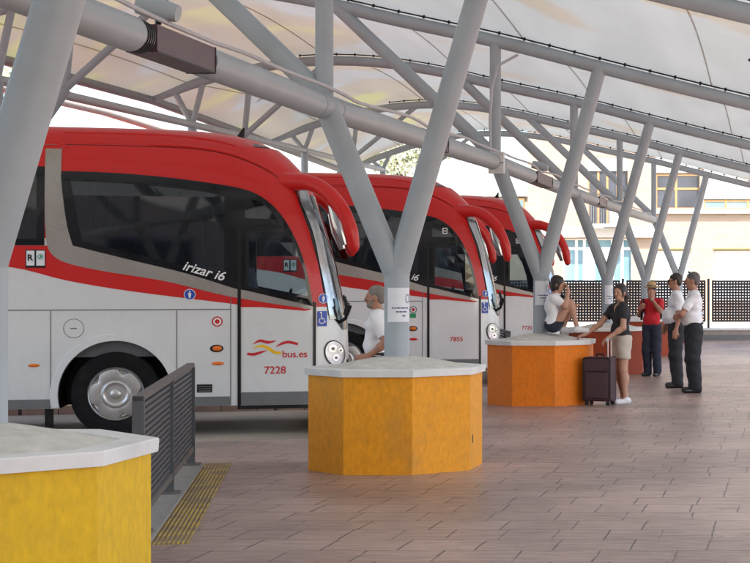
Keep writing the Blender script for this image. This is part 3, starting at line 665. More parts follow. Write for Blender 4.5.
# the red pieces are flush with the silver sheet: the stripe is a film laid on the paint
_b = {}
def make_bus(tp, label, loc, number, silver, logo, extra):
    t = thing('coach', label, 'bus', loc, R(15), group='red and silver coaches in the bays')
    key = silver.name
    if key not in _b: _b[key] = make_body_mesh(silver, M['bus_red'])
    body = bpy.data.objects.new('body', _b[key]); COL.objects.link(body); body.parent = t
    for sg in (-1, 1):
        fn = (lambda s, h, off, sg=sg: side_pt(s, h, off, sg))
        patch(MB(), REDP, .004, fn).build('red_stripe', M['bus_red'], t, smooth=True)
        patch(MB(), SILV, .007, fn, .1).build('silver_stripe', M['stripe_silver'], t, smooth=True)
        wn = patch(MB(), WIN_MAIN, .011, fn, .1, [OPEN_SIDE['main'], OPEN_SIDE['quarter'], OPEN_SIDE['door']]).build('side_window', M['frit'], t, smooth=True)
        def grow(p, g=.012):
            cx = sum(a for a, b in p)/len(p); cy = sum(b for a, b in p)/len(p); return [(a+(g if a > cx else -g), b+(g if b > cy else -g)) for a, b in p]
        patch(MB(), grow(OPEN_SIDE['main']), .006, fn, .15).build('pane', M['glass_dark'], wn)
        patch(MB(), grow(OPEN_SIDE['quarter']), .006, fn, .15).build('pane', M['glass_dark'], wn)
        patch(MB(), grow(OPEN_SIDE['door']), .006, fn, .15).build('door_pane', M['glass_clear'], wn)
        rw = patch(MB(), REARW, .011, fn, .4, [OPEN_SIDE['rear']]).build('side_window', M['frit'], t, smooth=True)
        patch(MB(), grow(OPEN_SIDE['rear']), .006, fn, .4).build('pane', M['glass_dark'], rw)
        # lines, seams and skirt
        def strip(mb, s0, h0, s1, h1, off): return patch(mb, [(s0,h0),(s1,h0),(s1,h1),(s0,h1)], off, fn, .15)
        q = MB()
        strip(q, -3.4, 1.470, -.945, 1.482, .004)
        for s in (-2.909,-1.547,-.949): strip(q, s-.005, .352, s+.005, 1.476, .0045)
        strip(q, -.953, 1.48, -.945, 1.63, .0095)
        patch(q, [(-11.9,3.365),(-2.86,3.375),(-2.86,3.381),(-11.9,3.371)], .014, fn, .3)
        strip(q, -2.80, 3.33, -2.79, 3.6, .014)
        q.build('panel_seams', M['skirt'], t)
        lip = bez([(-2.84,3.405),(-2.17,3.405),(-1.40,3.385),(-.95,3.31),(-.62,3.18),(-.42,3.06)], 6)
        MB().path([fn(-11.8,3.39,-.004)]+[fn(-2.85,3.405,-.004)], .022, 10).build('roof_lip', M['bus_red'], t, smooth=True)
        MB().path([fn(a_, b_, -.004) for a_, b_ in lip[1:]], [.022]*(len(lip)-8)+[.022,.02,.018,.016,.012,.008,.004], 10).build('roof_lip', M['bus_red'], t, smooth=True)
        q = MB().path([fn(a_, b_-.026, -.004) for a_, b_ in lip[1:]], .006, 6); q.build('roof_groove', M['black'], t)
        lp2 = bez([(-2.8,3.53),(-1.9,3.53),(-1.35,3.50),(-1.0,3.44),(-.72,3.34)], 6)
        MB().path([fn(a_, b_, -.008) for a_, b_ in lp2], [.018]*(len(lp2)-5)+[.016,.014,.01,.006,.003], 10).build('roof_lip', M['bus_red'], t, smooth=True)
        q = MB(); strip(q, -11.9, .346, -2.917, .455, .004); strip(q, -1.53, .346, -.957, .455, .004); q.build('skirt', M['skirt'], t)
    fn = side_pt
    def strip(mb, s0, h0, s1, h1, off): return patch(mb, [(s0,h0),(s1,h0),(s1,h1),(s0,h1)], off, fn, .15)
    # door on the near side
    d = strip(MB(), -.83, .50, -.02, 1.40, .003).build('door', silver, t, smooth=True)
    q = MB(); strip(q, -.872, .30, -.835, 2.46, .016); strip(q, -.018, .30, .012, 1.56, .016); strip(q, -.835, 2.44, -.30, 2.475, .013)
    strip(q, -.78, 2.39, -.745, 1.75, .013)
    q.build('door_seal', M['black'], d, smooth=True)
    q = MB(); strip(q, -.834, .35, -.018, .50, .010); q.build('door_skirt', M['skirt'], d)
    q = MB(); strip(q, -.834, .30, -.018, .345, .02); q.build('door_step', M['black'], d)
    # fuel cap
    q = MB(); 
    for k in range(32):
        a, c = 2*math.pi*k/32, 2*math.pi*(k+1)/32
        q.add([fn(-2.664+r_*math.cos(x), 1.264+r_*math.sin(x), .003) for x in (a, c) for r_ in (.105,.112)], [(0,1,3,2)])
    q.box(-2.70,-2.63,-1.279,-1.277,1.258,1.27)
    q.build('fuel_cap', M['skirt'], t)
    def disc(name, s, h, r1, m, off, r2=None, par=t, f=fn):
        q = MB(); n = 24; r2 = r2 or r1
        q.add([f(s, h, off)] + [f(s+r1*math.cos(2*math.pi*k/n), h+r2*math.sin(2*math.pi*k/n), off) for k in range(n)], [(0, 1+k, 1+(k+1)%n) for k in range(n)])
        return q.build(name, m, par)
    def bulge(name, s, h, rx, rz, m, par=t):
        return MB().ball(fn(s, h, 0), (rx, .02, rz), 18, 8).build(name, m, par, smooth=True)
    bulge('marker_lamp', -3.089, .844, .065, .02, M['orange_lens'])
    bulge('marker_lamp', -1.094, .842, .07, .022, M['orange_lens'] if number == '7228' else M['red_lens'])
    sf = disc('lamp_recess', -1.105, 1.018, .075, M['black'], .004, .045); bulge('side_reflector', -1.10, 1.018, .055, .032, M['orange_lens'])
    e = disc('emblem', -1.099, 1.334, .06, M['red_print'] if number == '7228' else M['skirt'], .004); disc('emblem_ring', -1.099, 1.334, .045, M['white'], .006, par=e); disc('emblem_centre', -1.099, 1.334, .027, M['red_print'], .008, par=e)
    if number != '7228': strip(MB(), -1.155, 1.20, -1.055, 1.27, .005).build('green_sticker', M['green_tag'], t)
    v = strip(MB(), -1.325, .505, -1.155, .60, .005).build('vent', M['black'], t)
    q = MB()
    for k in range(3): strip(q, -1.31, .518+k*.026, -1.17, .526+k*.026, .008)
    q.build('vent_slats', M['skirt'], v)
    # round pictograms
    def person_sign(s, h, r, par=t):
        b = disc('pictogram', s, h, r, M['blue'], .012); disc('pictogram_rim', s, h, r*1.12, M['white'], .0115, par=b)
        q = MB(); patch(q, [(s-.25*r,h-.15*r),(s+.25*r,h-.15*r),(s+.12*r,h-.75*r),(s-.12*r,h-.75*r)], .0135, fn, .02); patch(q, [(s-.3*r,h+.3*r),(s+.3*r,h+.3*r),(s+.25*r,h-.15*r),(s-.25*r,h-.15*r)], .0135, fn, .02)
        q.build('figure', M['white'], b); disc('figure_head', s, h+.52*r, .17*r, M['white'], .0135, par=b)
    person_sign(-1.404, 1.651, .058); 
    person_sign(.095, 1.60, .052)
    b = strip(MB(), .03, 1.27, .135, 1.45, .012).build('wheelchair_sign', M['blue'], t)
    q = MB()
    cx_, cz_ = .078, 1.335
    for k in range(14):
        a, c = R(120+k*17), R(120+(k+1)*17)
        q.add([fn(cx_+r_*math.cos(x), cz_+r_*math.sin(x), .0135) for x in (a, c) for r_ in (.026,.035)], [(0,1,3,2)])
    patch(q, [(.066,1.415),(.076,1.415),(.082,1.365),(.105,1.365),(.105,1.355),(.072,1.352)], .0138, fn, .03); patch(q, [(.098,1.365),(.106,1.360),(.122,1.315),(.114,1.312)], .0138, fn, .03)
    q.build('wheelchair_mark', M['white'], b); disc('figure_head', .068, 1.432, .012, M['white'], .0138, par=b)
    # stickers under the rear window
    st = strip(MB(), -3.175, 1.96, -2.962, 2.165, .009).build('sticker_plate', M['black'], t)
    q = MB(); strip(q, -3.165, 1.985, -3.08, 2.155, .0105); strip(q, -3.06, 1.985, -2.972, 2.155, .0105); q.build('sticker_faces', M['paper'], st)
    T = lambda x, z, y=-1.275-.0125: Matrix.Translation((x, y, z)) @ Matrix.Rotation(R(90), 4, 'X')
    text_obj('sticker_letter', 'R', .095, M['black'], st, T(-3.155, 2.045), .003)
    q = MB()
    for k in range(20):
        a, c = 2*math.pi*k/20, 2*math.pi*(k+1)/20
        q.add([fn(-3.016+r_*math.cos(x), 2.085+r_*math.sin(x), .012) for x in (a, c) for r_ in (.022,.031)], [(0,1,3,2)])
    patch(q, [(-3.03,2.06),(-3.0,2.085),(-3.012,2.11)], .0122, fn, .05); q.build('sticker_mark', M['green_tag'], st)
    # writing
    Ty = Matrix.Translation((-1.49, -1.275-.0135, 1.945)) @ Matrix.Rotation(R(90), 4, 'X') @ Matrix.Rotation(R(-16.5), 4, 'Z')
    text_obj('side_lettering', 'irizar i6', .155, M['white'], t, Ty, .002, .25)
    text_obj('fleet_number', number, .125 if logo else .11, M['red_print'], t, T(-.575 if logo else -.50, .715 if logo else .80, -1.275-.006), .0012)
    if logo:
        text_obj('web_lettering', 'bus.es', .118, M['red_print'], t, T(-.372, .905, -1.275-.006), .001)
        def swoosh(name, pts, ws, m):
            P = bez(pts, 5); n = len(P); up = []; dn = []
            for i, p in enumerate(P):
                a = P[max(i-1,0)]; b_ = P[min(i+1,n-1)]; dx, dy = b_[0]-a[0], b_[1]-a[1]; L_ = math.hypot(dx, dy); w_ = interp(i/(n-1), [k/(len(ws)-1) for k in range(len(ws))], ws)/2
                up.append((p[0]-dy/L_*w_, p[1]+dx/L_*w_)); dn.append((p[0]+dy/L_*w_, p[1]-dx/L_*w_))
            q = MB(); V = [fn(a, b, .006) for a, b in up] + [fn(a, b, .006) for a, b in dn]
            q.add(V, [(n+i, n+i+1, i+1, i) for i in range(n-1)]); q.build(name, m, t)
        swoosh('logo_swoosh', [(-.70,1.065),(-.62,1.105),(-.53,1.085),(-.44,1.103)], [.004,.032,.035,.006], M['red_print'])
        swoosh('logo_swoosh', [(-.44,1.03),(-.37,1.07),(-.29,1.085),(-.19,1.06)], [.004,.03,.034,.028], M['red_print'])
        swoosh('logo_swoosh', [(-.765,.952),(-.69,.945),(-.62,.965),(-.54,.99)], [.03,.034,.03,.004], M['red_print'])
        swoosh('logo_swoosh', [(-.70,1.02),(-.60,1.043),(-.52,1.01),(-.45,.965),(-.38,.96)], [.004,.032,.04,.036,.03], M['yellow_print'])
    else:
        q = MB(); 
        for r0, r1 in ((.06,.068),):
            patch(q, [(-.62,2.60),(-.54,2.60),(-.54,2.70),(-.62,2.70)], .0125, fn, .05, [[(-.605,2.615),(-.555,2.615),(-.555,2.685),(-.605,2.685)]])
            patch(q, [(-.595,2.64),(-.565,2.64),(-.565,2.66),(-.595,2.66)], .0125, fn, .05)
        q.build('window_pictogram', M['white'], t)
    # wheels
    for wx in (-2.217, -8.6):
        for sg in (-1, 1):
            Tw = Matrix.Translation((wx, sg*1.21, .50)) @ Matrix.Rotation(R(90*1), 4, 'X') if sg < 0 else Matrix.Translation((wx, sg*1.21, .50)) @ Matrix.Rotation(R(-90), 4, 'X')
            wh = MB().lathe([(.28,-.27),(.47,-.27),(.50,-.23),(.50,-.04),(.485,.0),(.42,.022),(.33,.015),(.30,0),(.29,-.03)], 56, Tw).build('wheel', M['rubber'], t, smooth=True, auto=30)
            rim = MB().lathe([(.307,-.04),(.312,.012),(.30,.026),(.285,.012),(.27,-.02),(.15,-.05),(.0,-.05)], 48, Tw).build('rim', M['alu'], wh, smooth=True, auto=30)
            hub = MB()
            hub.lathe([(.165,.0),(.165,.025),(.155,.036),(.135,.04),(.125,.032),(.10,.03),(.06,.032),(.055,.055),(.04,.062),(0,.064)], 40, Tw)
            n = 60; vs = []
            for ring, z in ((.15,.022),(.20,.03),(1,.02),(1.03,-.02)):
                for k in range(n):
                    a = 2*math.pi*k/n
                    ro = .285 - .05*max(0, math.cos(5*a))**2
                    r_ = ring if ring < .9 else ro*ring
                    vs.append(Tw @ Vector((r_*math.cos(a), r_*math.sin(a), z)))
            hub.add(vs, [(r_*n+k, r_*n+(k+1)%n, (r_+1)*n+(k+1)%n, (r_+1)*n+k) for r_ in range(3) for k in range(n)])
            hub.build('hub_cap', M['alu'], wh, smooth=True, auto=35)
            slot = MB()
            for k in range(5):
                a = 2*math.pi*k/5
                slot.ball((.262*math.cos(a), .262*math.sin(a), .014), (.02,.05,.006), 12, 6, Tw @ Matrix.Rotation(0, 4, 'Z')) if False else slot.lathe([(0,.0),(.001,.001)], 3, Tw)
            arc = MB(); vs = []; N = 40; a0, a1 = -12.5, 192.5
            for k in range(N+1):
                a = R(lerp(a0, a1, k/N))
                for r_, y in ((.615,1.27),(.62,1.295),(.69,1.292),(.705,1.272)): vs.append((wx+r_*math.cos(a), sg*y, .50+r_*math.sin(a)))
            arc.add(vs, [(k*4+j, k*4+j+1, k*4+j+5, k*4+j+4) for k in range(N) for j in range(3)])
            arc.build('wheel_arch_lip', silver, t, smooth=True)
        MB().path([(wx,-1.1,.5),(wx,1.1,.5)], .07, 12).build('axle', M['black'], t)
    # mud flap
    MB().box(-2.98,-2.94,-1.22,-.85,.10,.42).build('mud_flap', M['black'], t)
    # front
    patch(MB(), [(-1.17,2.84),(1.17,2.84),(1.19,1.40),(1.0,1.22),(-1.0,1.22),(-1.19,1.40)], .008, front_pt, .12, [OPEN_FRONT]).build('windscreen_border', M['frit'], t, smooth=True)
    patch(MB(), [(-1.03,2.69),(1.03,2.69),(1.11,1.41),(.8,1.31),(-.8,1.31),(-1.11,1.41)], .004, front_pt, .12).build('windscreen', M['glass_screen'], t, smooth=True)
    patch(MB(), [(-.8,.85),(.8,.85),(.85,.5),(-.85,.5)], .006, front_pt, .12).build('grille', M['black'], t, smooth=True)
    for sg in (-1, 1):
        f2 = (lambda s, h, off, sg=sg: side_pt(s, h, off, sg))
        patch(MB(), dedupe(bez([(-.27,2.93),(-.17,2.75),(-.03,2.40),(.055,2.0),(.115,1.7),(.17,1.35)]) + bez([(.255,1.35),(.205,1.7),(.145,2.0),(.07,2.36),(-.03,2.70),(-.11,2.93)])), .012, f2, .05).build('chrome_pillar', M['pillar_chrome'], t, smooth=True)
        def oval(cx_, cz_, rx, rz, off, n=30, tilt=.25): return patch(MB(), [(cx_+rx*math.cos(2*math.pi*k/n)+tilt*rz*-math.sin(2*math.pi*k/n)*.5, cz_+rz*math.sin(2*math.pi*k/n)) for k in range(n)], off, f2, .04)
        hs_ = oval(.225, .945, .118, .155, .012).build('headlight', M['black'], t, smooth=True)
        oval(.225, .945, .105, .142, .016).build('lens', M['lens'], hs_, smooth=True)
        for a_, b_, c_ in ((.20,1.0,.048),(.235,.89,.04),(.285,.975,.03)):
            oval(a_, b_, c_*.95, c_, .020, 20, 0).build('bulb_reflector', M['chrome'], hs_, smooth=True); oval(a_, b_, c_*.4, c_*.42, .023, 14, 0).build('bulb', M['skirt'], hs_)
        q = MB()
        q.path([(.27, sg*1.05, 1.30),(.36, sg*1.10, 1.36),(.38, sg*1.1, 1.5),(.34, sg*1.08, 1.62)], .022, 10)
        q.path([(.36, sg*1.1, 1.40),(.40, sg*1.12, 1.52)], .035, 10); q.build('wiper_arm', M['black'], t, smooth=True)
        # horn shaped mirror arm
        pa = [(-.46,2.98,1.06),(-.28,2.99,1.13),(-.06,2.975,1.22),(.13,2.87,1.29),(.30,2.66,1.33),(.41,2.40,1.345),(.455,2.17,1.34)]
        ra = [.15,.112,.094,.094,.098,.092,.058]
        P_ = []; R_ = []
        for i in range(len(pa)-1):
            p0 = pa[max(i-1,0)]; p1 = pa[i]; p2_ = pa[i+1]; p3 = pa[min(i+2,len(pa)-1)]
            for k in range(5):
                tt = k/5; P_.append(Vector([.5*((2*p1[j])+(-p0[j]+p2_[j])*tt+(2*p0[j]-5*p1[j]+4*p2_[j]-p3[j])*tt*tt+(-p0[j]+3*p1[j]-3*p2_[j]+p3[j])*tt**3) for j in range(3)])); R_.append(lerp(ra[i], ra[i+1], tt))
        P_.append(Vector(pa[-1])); R_.append(.05); P_.append(Vector(pa[-1])+Vector((.005,-.03,0))); R_.append(.02)
        arm = MB().path([(p.x, sg*p.z, p.y) for p in P_], R_, 20).build('mirror_arm', M['bus_red'], t, smooth=True)
        MB().path([(.19, sg*1.31, 2.72),(.27, sg*1.335, 2.48),(.345, sg*1.335, 2.24)], [.05,.085,.05], 16).build('mirror_glass', M['pillar_chrome'], arm, smooth=True)
    # roof details
    q = MB(); strip(q, -.72, 3.415, -.56, 3.46, .03); q.build('roof_marker', M['skirt'], t)
    MB().path([(-.9,.0,3.6),(-.86,0,3.72)], [.05,.01], 10).build('roof_antenna', M['black'], t)
    # interior
    inn = MB().box(-11.7,-.95,-1.2,1.2,.93,1.25); inn.build('cabin_floor', M['interior'], t)
    inn = MB().box(-.05,.10,-1.05,1.05,.95,1.38); inn.box(-.30,-.04,.25,1.05,1.1,1.42); db = inn.build('dashboard', M['interior'], t)
    sw = MB(); sw.path([(-.36+.05*math.sin(a), .65+.22*math.cos(a), 1.50+.2*math.sin(a)) for a in [2*math.pi*k/24 for k in range(25)]], .017, 8); sw.path([(-.36,.65,1.5),(-.2,.65,1.3)], .03, 8); sw.build('steering_wheel', M['black'], t, smooth=True)
    def seat(x, y, z=1.25):
        b = MB(); b.path([(x-.05,y,z+.38),(x+.40,y,z+.42)], .09, 12); b.box(x-.02,x+.42,y-.22,y+.22,z+.3,z+.44); b.path([(x,y,z+.42),(x-.10,y,z+1.0)], [.20,.19], 12); b.ball((x-.12,y,z+1.05), (.09,.16,.13), 14, 8)
        b.build('passenger_seat' if x < -.9 else 'driver_seat', M['seat'], t, smooth=True)
    seat(-.85, .65, .95)
    for k in range(5):
        for y in (-.95,-.48,.48,.95): seat(-1.75-k*.82, y)
    cu = MB()
    for k in range(14):
        for sg in (-1, 1): cu.path([(-1.08-.6*(k//2)*0 - k*.12*(k < 3) - (0 if k < 3 else 1.1 + .1*k), sg*1.19, 2.0),(-1.08-.6*(k//2)*0 - k*.12*(k < 3) - (0 if k < 3 else 1.1+.1*k), sg*1.19, 2.95)], .055, 8)
    cu.build('curtains', M['curtain'], t, smooth=True)
    return t
def loc_of(X0, Y0): return (X0 - 1.275*math.sin(R(15)), Y0 + 1.275*math.cos(R(15)), LANE)
make_bus('a', 'nearest coach, silver with a red roof and fleet number 7228 on its door', loc_of(-5.61, 20.2), '7228', M['bus_silver'], True, None)
make_bus('b', 'middle coach, white and red, fleet number 7855 on its door', loc_of(-5.16, 28.6), '7855', M['bus_white'], False, None)
make_bus('c', 'farthest coach, mostly hidden behind the column of the orange planter', loc_of(-5.05, 35.6), '7720', M['bus_white'], False, None)

# ------------------------------------------------------------------ barriers with plinth and warning strip
def barrier(px, py, length, label, strip_l):
    a = math.atan2(.9645, -.264); z0 = gz(py)
    t = thing('barrier', label, 'barrier', (px, py, z0), a - math.pi/2, group='slatted barriers at the heads of the bays')
    def zz(y): return gz(py+y*.9645)-z0
    n = int(round(length/2.2))
    for k in range(n+1):
        y = k*2.2; z = zz(y)
        p = MB().box(-.035,.035,y-.03,y+.03,z+.03,z+.885).build('post', M['barrier'], t)
        MB().box(-.08,.08,y-.08,y+.08,z+.03,z+.045).build('foot_plate', M['rust'], p)
    for k in range(n):
        ya, yb = k*2.2+.03, k*2.2+2.17
        s = MB()
        for j in range(17):
            h = .20+.655*(j/16); s.box(-.012,.012,ya,yb,h-.012+zz(ya),h+.012+zz(ya))
        s.build('slat_panel', M['barrier'], t)
    MB().box(-.03,.03,-.03,length+.03,.872+zz(length/2),.905+zz(length/2)).build('top_rail', M['rust'], t)
    MB().box(-.028,.028,-.03,length+.03,.135+zz(length/2),.185+zz(length/2)).build('bottom_rail', M['rust'], t)
    return t, a
b1, ang = barrier(-4.05, 10.62, 4.4, 'dark slatted steel barrier beside the yellow ribbed strip, in front of the nearest coach', True)
barrier(-4.78, 29.2, 4.4, 'dark barrier behind the orange planter, mostly hidden', False)
def strip_sheet(name, label, x0, x1, y0, y1, dz, th, m, kind=None, cat=None):
    c = math.cos(ang-math.pi/2); s = math.sin(ang-math.pi/2); q = MB()
    pts = []
    for (x, y) in ((x0,y0),(x1,y0),(x1,y1),(x0,y1)):
        X = -4.05+x*c-y*s; Y = 10.62+x*s+y*c; pts.append((x, y, gz(Y)-gz(10.62)))
    q.add([(x, y, z+dz) for x, y, z in pts] + [(x, y, z+dz-th) for x, y, z in pts], [(0,1,2,3),(0,4,5,1),(1,5,6,2),(2,6,7,3),(3,7,4,0)])
    o = q.build(name, m); o.location = (-4.05, 10.62, gz(10.62)); o.rotation_euler = (0,0,ang-math.pi/2); return tag(o, label, cat, kind=kind)
strip_sheet('plinth', 'narrow grey concrete plinth under the slatted barrier', -.13, .10, -.3, 4.52, .03, .04, M['plinth'], cat='plinth')
strip_sheet('warning_strip', 'yellow ribbed warning strip along the slatted barrier', .10, .325, -.35, 4.75, .008, .01, M['tactile'], 'structure', 'marking')

# ------------------------------------------------------------------ kerb wall and perforated fence
wz = gz(52)
q = MB().box(-30,40,52.0,52.5,wz,wz+.30); wl = q.build('low_wall', M['wallc']); tag(wl, 'long low concrete wall along the far edge of the platform', 'wall')
MB().box(-30,40,51.96,52.54,wz+.30,wz+.36).build('coping', M['cap_white'], wl)
MB().box(-30,40,51.9,51.995,wz,wz+.16).build('kerb_shadow', M['skirt'], wl)  # dark strip stands in for the shadow at the wall foot
names = ['outermost hidden left','second hidden left','third from the left, behind the coaches','behind the seated person and the suitcase woman','behind the two men in white shirts','at the right edge of the picture','just outside the right edge','far outside the right edge']
for i in range(8):
    x0 = -7.53 + (i-3)*2.63; x1 = x0 + 2.38
    t = thing('fence_panel', 'black perforated steel fence panel ' + names[i], 'fence', (x0, 52.2, wz+.36), group='perforated fence panels on the low wall')
    q = MB(); pz0, pz1 = .22, 1.44; nx = 27; nz = 14
    for k in range(nx+1): xx = k*2.38/nx; q.box(xx-.029,xx+.029,-.012,.012,pz0,pz1)
    for k in range(nz+1): zz_ = lerp(pz0, pz1, k/nz); q.box(-.026,2.406,-.0125,.0125,zz_-.029,zz_+.029)
    q.build('perforated_sheet', M['mesh_black'], t)
    MB().box(-.17,-.10,-.035,.035,0,1.52).build('post', M['mesh_black'], t)

# ------------------------------------------------------------------ cream building across the street
BY = 78.0; K = BY/1700
def bx(px): return (px-787)*K
def bz(py): return 1.63-(py-281)*K
bt = thing('cream_building', 'cream brick building with white ledges and large windows beyond the fence', 'building', (bx(700), BY, LANE))
BL = Matrix.Translation((-bx(700), -BY, -LANE))
def bbox(name, m, x0, x1, y0, y1, d0, d1, par=None):
    o = MB().box(bx(x0), bx(x1), BY+d0, BY+d1, bz(y1), bz(y0), BL).build(name, m, par or bt); return o
# facade with real openings
ops = [(563,632,238,283),(588,628,156,226),(656,700,150,208),(704,790,150,208),(655,691,249,301),(714,790,248,301),(800,860,150,208)]
X0, X1, Z0_, Z1_ = bx(528), bx(1150), LANE, bz(60)
q = MB(); outer = [(X0,Z0_),(X1,Z0_),(X1,Z1_),(X0,Z1_)]
patch(q, outer, 0, lambda a, b, o_: BL @ Vector((a, BY, b)), 3, [[(bx(a),bz(d)),(bx(b),bz(d)),(bx(b),bz(c)),(bx(a),bz(c))] for a, b, c, d in ops])
q.build('facade', M['facade'], bt)
MB().box(X0, X1, BY+.9, BY+9, Z0_, Z1_-.01, BL).build('inner_walls', M['ledge'], bt)
q = MB().box(X0-.001,X0+.15,BY+.002,BY+9,Z0_,Z1_,BL); q.build('end_wall', M['facade'], bt)
for a, b, c, d in ops:
    q = MB()
    for (x0,x1,z0,z1) in ((bx(a)-.02,bx(a),bz(d),bz(c)),(bx(b),bx(b)+.02,bz(d),bz(c)),(bx(a),bx(b),bz(c),bz(c)+.02),(bx(a),bx(b),bz(d)-.02,bz(d))): q.box(x0,x1,BY+.01,BY+.89,z0,z1,BL)
    q.build('reveal', M['cream'], bt)
bbox('ledge', M['ledge'], 526, 655, 228, 237, -.35, .05); bbox('ledge', M['ledge'], 655.5, 1150, 208.5, 213, -.25, .05)
bbox('ledge', M['ledge'], 526, 655, 226, 227.9, -.12, .03)
def window(a, b, c, d, cols, rows, fm, pm, fw=.08, blind=None):
    f = MB(); xs = [bx(a)] + [bx(v) for v in cols] + [bx(b)]; zs = [bz(d)] + [bz(v) for v in rows] + [bz(c)]
    for x in xs: f.box(x-fw/2, x+fw/2, BY+.22, BY+.30, zs[0], zs[-1], BL)
    for z in zs: f.box(xs[0], xs[-1], BY+.225, BY+.295, z-fw/2, z+fw/2, BL)
    fo = f.build('window_frame', fm, bt)
    MB().box(xs[0], xs[-1], BY+.255, BY+.265, zs[0], zs[-1], BL).build('pane', pm, fo)
    if blind: MB().box(xs[0], xs[-1], BY+.15, BY+.2, bz(blind), zs[-1], BL).build('blind', M['blind'], fo)
window(563,632,238,283,[576,584,593,612,622],[248],M['frame_white'],M['pane'],.13)
bbox('curtain_panel', M['blind'], 584.5, 592.5, 249, 282.5, .2, .235); bbox('curtain_panel', M['blind'], 602, 612, 249, 282.5, .2, .235)
window(588,628,156,226,[598,607,617],[200],M['frame_wood'],M['pane_dark'],.1,170)
window(656,700,150,208,[676],[174,188],M['frame_wood'],M['pane_dark'],.1,172)
window(704,790,150,208,[726,748,770],[200],M['frame_wood'],M['pane'],.1,198)
window(800,860,150,208,[830],[188],M['frame_wood'],M['pane_dark'],.1)
for a, b in ((655,691),(714,790)):
    o = bbox('shutter_door', M['blind'], a, b, 250, 301, .25, .3)
    f = MB()
    for z in range(10): f.box(bx(a), bx(b), BY+.24, BY+.25, bz(252+z*5)-.012, bz(252+z*5)+.012, BL)
    f.build('shutter_seams', M['ledge'], o); 
    MB().box(bx(a)-.05, bx(b)+.05, BY-.03, BY+.04, bz(249), bz(247.5), BL).build('lintel', M['frame_wood'], o)
# balcony
rail = MB()
for k in range(19): x = lerp(bx(586), bx(631), k/18); rail.box(x-.012, x+.012, BY-.85, BY-.83, bz(224), bz(200), BL)
rail.box(bx(586), bx(631), BY-.87, BY-.82, bz(200.5), bz(199.5), BL)
bal = rail.build('balcony_railing', M['skirt'], bt)
bbox('balcony_screen', M['frame_white'], 612, 630, 203, 224, -.8, -.78); bbox('balcony_slab', M['ledge'], 584, 633, 224, 226.5, -.9, -.355)
# second building set back on the left, and a long pale block behind the coaches
b2 = thing('pale_building', 'pale block with orange framed windows set back left of the cream building', 'building', (-16.5, 92, LANE))
K2 = 92/1700
def ax(px): return (px-787)*K2
def az(py): return 1.63-(py-281)*K2
MB().box(ax(395)+16.5, ax(534)+16.5, 0, 6, 0, az(196)-LANE).build('wall', M['cream'], b2)
MB().box(ax(395)+16.5-.2, ax(534)+16.7, -.2, 6.2, az(196)-LANE, az(193)-LANE).build('roof', M['ledge'], b2)
for a in (512,480,450):
    f = MB().box(ax(a)+16.5, ax(a+13)+16.5, -.12, -.001, az(212)-LANE, az(197.5)-LANE).build('window', M['frame_wood'], b2)
    MB().box(ax(a+1.2)+16.5, ax(a+11.8)+16.5, -.15, -.121, az(211)-LANE, az(200)-LANE).build('pane', M['pane'], f)
b3 = thing('distant_building', 'long pale building seen through the canopy gap over the nearest coach', 'building', (-36, 70, LANE))
q = MB().box(-12,12,0,8,0,6.6); q.build('wall', M['ledge'], b3)
q = MB().box(-12.3,12.3,-.3,8.3,6.6,6.9); q.build('roof', M['cream'], b3)
for k in range(10):
    f = MB().box(-11+k*2.3,-9.7+k*2.3,-.1,-.001,4.3,5.9).build('window', M['frame_white'], b3)
    MB().box(-10.9+k*2.3,-9.8+k*2.3,-.13,-.101,4.4,5.8).build('pane', M['pane'], f)

b4 = thing('added_building', 'unseen building added behind the viewpoint to darken the coach window reflections', 'building', (-4, -24, 0))  # unseen block, added to darken what the coach glass reflects
MB().box(-26,26,-8,0,-.3,6.5).build('wall', M['wallc'], b4)
for k in range(11):
    f = MB().box(-24+k*4.4,-21+k*4.4,.001,.08,.3,3.2).build('window', M['skirt'], b4); MB().box(-23.9+k*4.4,-21.1+k*4.4,.081,.1,.4,3.1).build('pane', M['pane_dark'], f)
# ------------------------------------------------------------------ trees behind
def tree(x, y, h, r, label, seed, lm):
    rnd = random.Random(seed); t = thing('tree', label, 'tree', (x, y, LANE), group='trees beyond the coaches')
    tr = MB(); tr.path([(0,0,0),(.1,.05,h*.3),(.0,.1,h*.6)], [.22,.17,.08], 10)
    for k in range(7):
        a = rnd.uniform(0, 6.28); tr.path([(0,.05,h*(.3+.05*k)),(math.cos(a)*r*.4,math.sin(a)*r*.4,h*(.5+.05*k)),(math.cos(a)*r*.7,math.sin(a)*r*.7,h*(.6+.05*k))], [.08,.05,.02], 6)
    tr.build('trunk', M['bark'], t, smooth=True)
    cl = [(rnd.gauss(0,.42)*r, rnd.gauss(0,.42)*r, h*rnd.uniform(.45,.95), rnd.uniform(.18,.42)*r) for _ in range(38)]
    cr = MB()
    for c in cl:
        for _ in range(170):
            v = Vector([rnd.gauss(0,1) for _ in range(3)]).normalized()*c[3]*rnd.uniform(.55,1.05); v.z *= .75
            p = Vector(c[:3])+v; u = Vector([rnd.uniform(-1,1) for _ in range(3)]).normalized(); w_ = u.cross(Vector([rnd.uniform(-1,1) for _ in range(3)])).normalized(); s = rnd.uniform(.07,.15)
            cr.add([p-u*s, p+w_*s*.5, p+u*s, p-w_*s*.5], [(0,1,2,3)])
    cr.build('crown', lm, t)
tree(-19.5, 86, 12.0, 3.2, 'pale green tree seen between the canopy tubes above the middle coach', 1, M['leaf_pale'])
0 and tree(-24.5, 84, 11.2, 3.4, 'green tree just left of the tree above the middle coach', 2, M['leaf_pale'])
tree(-33.0, 66, 10.4, 3.0, 'green tree over the roof of the nearest coach', 3, M['leaf'])
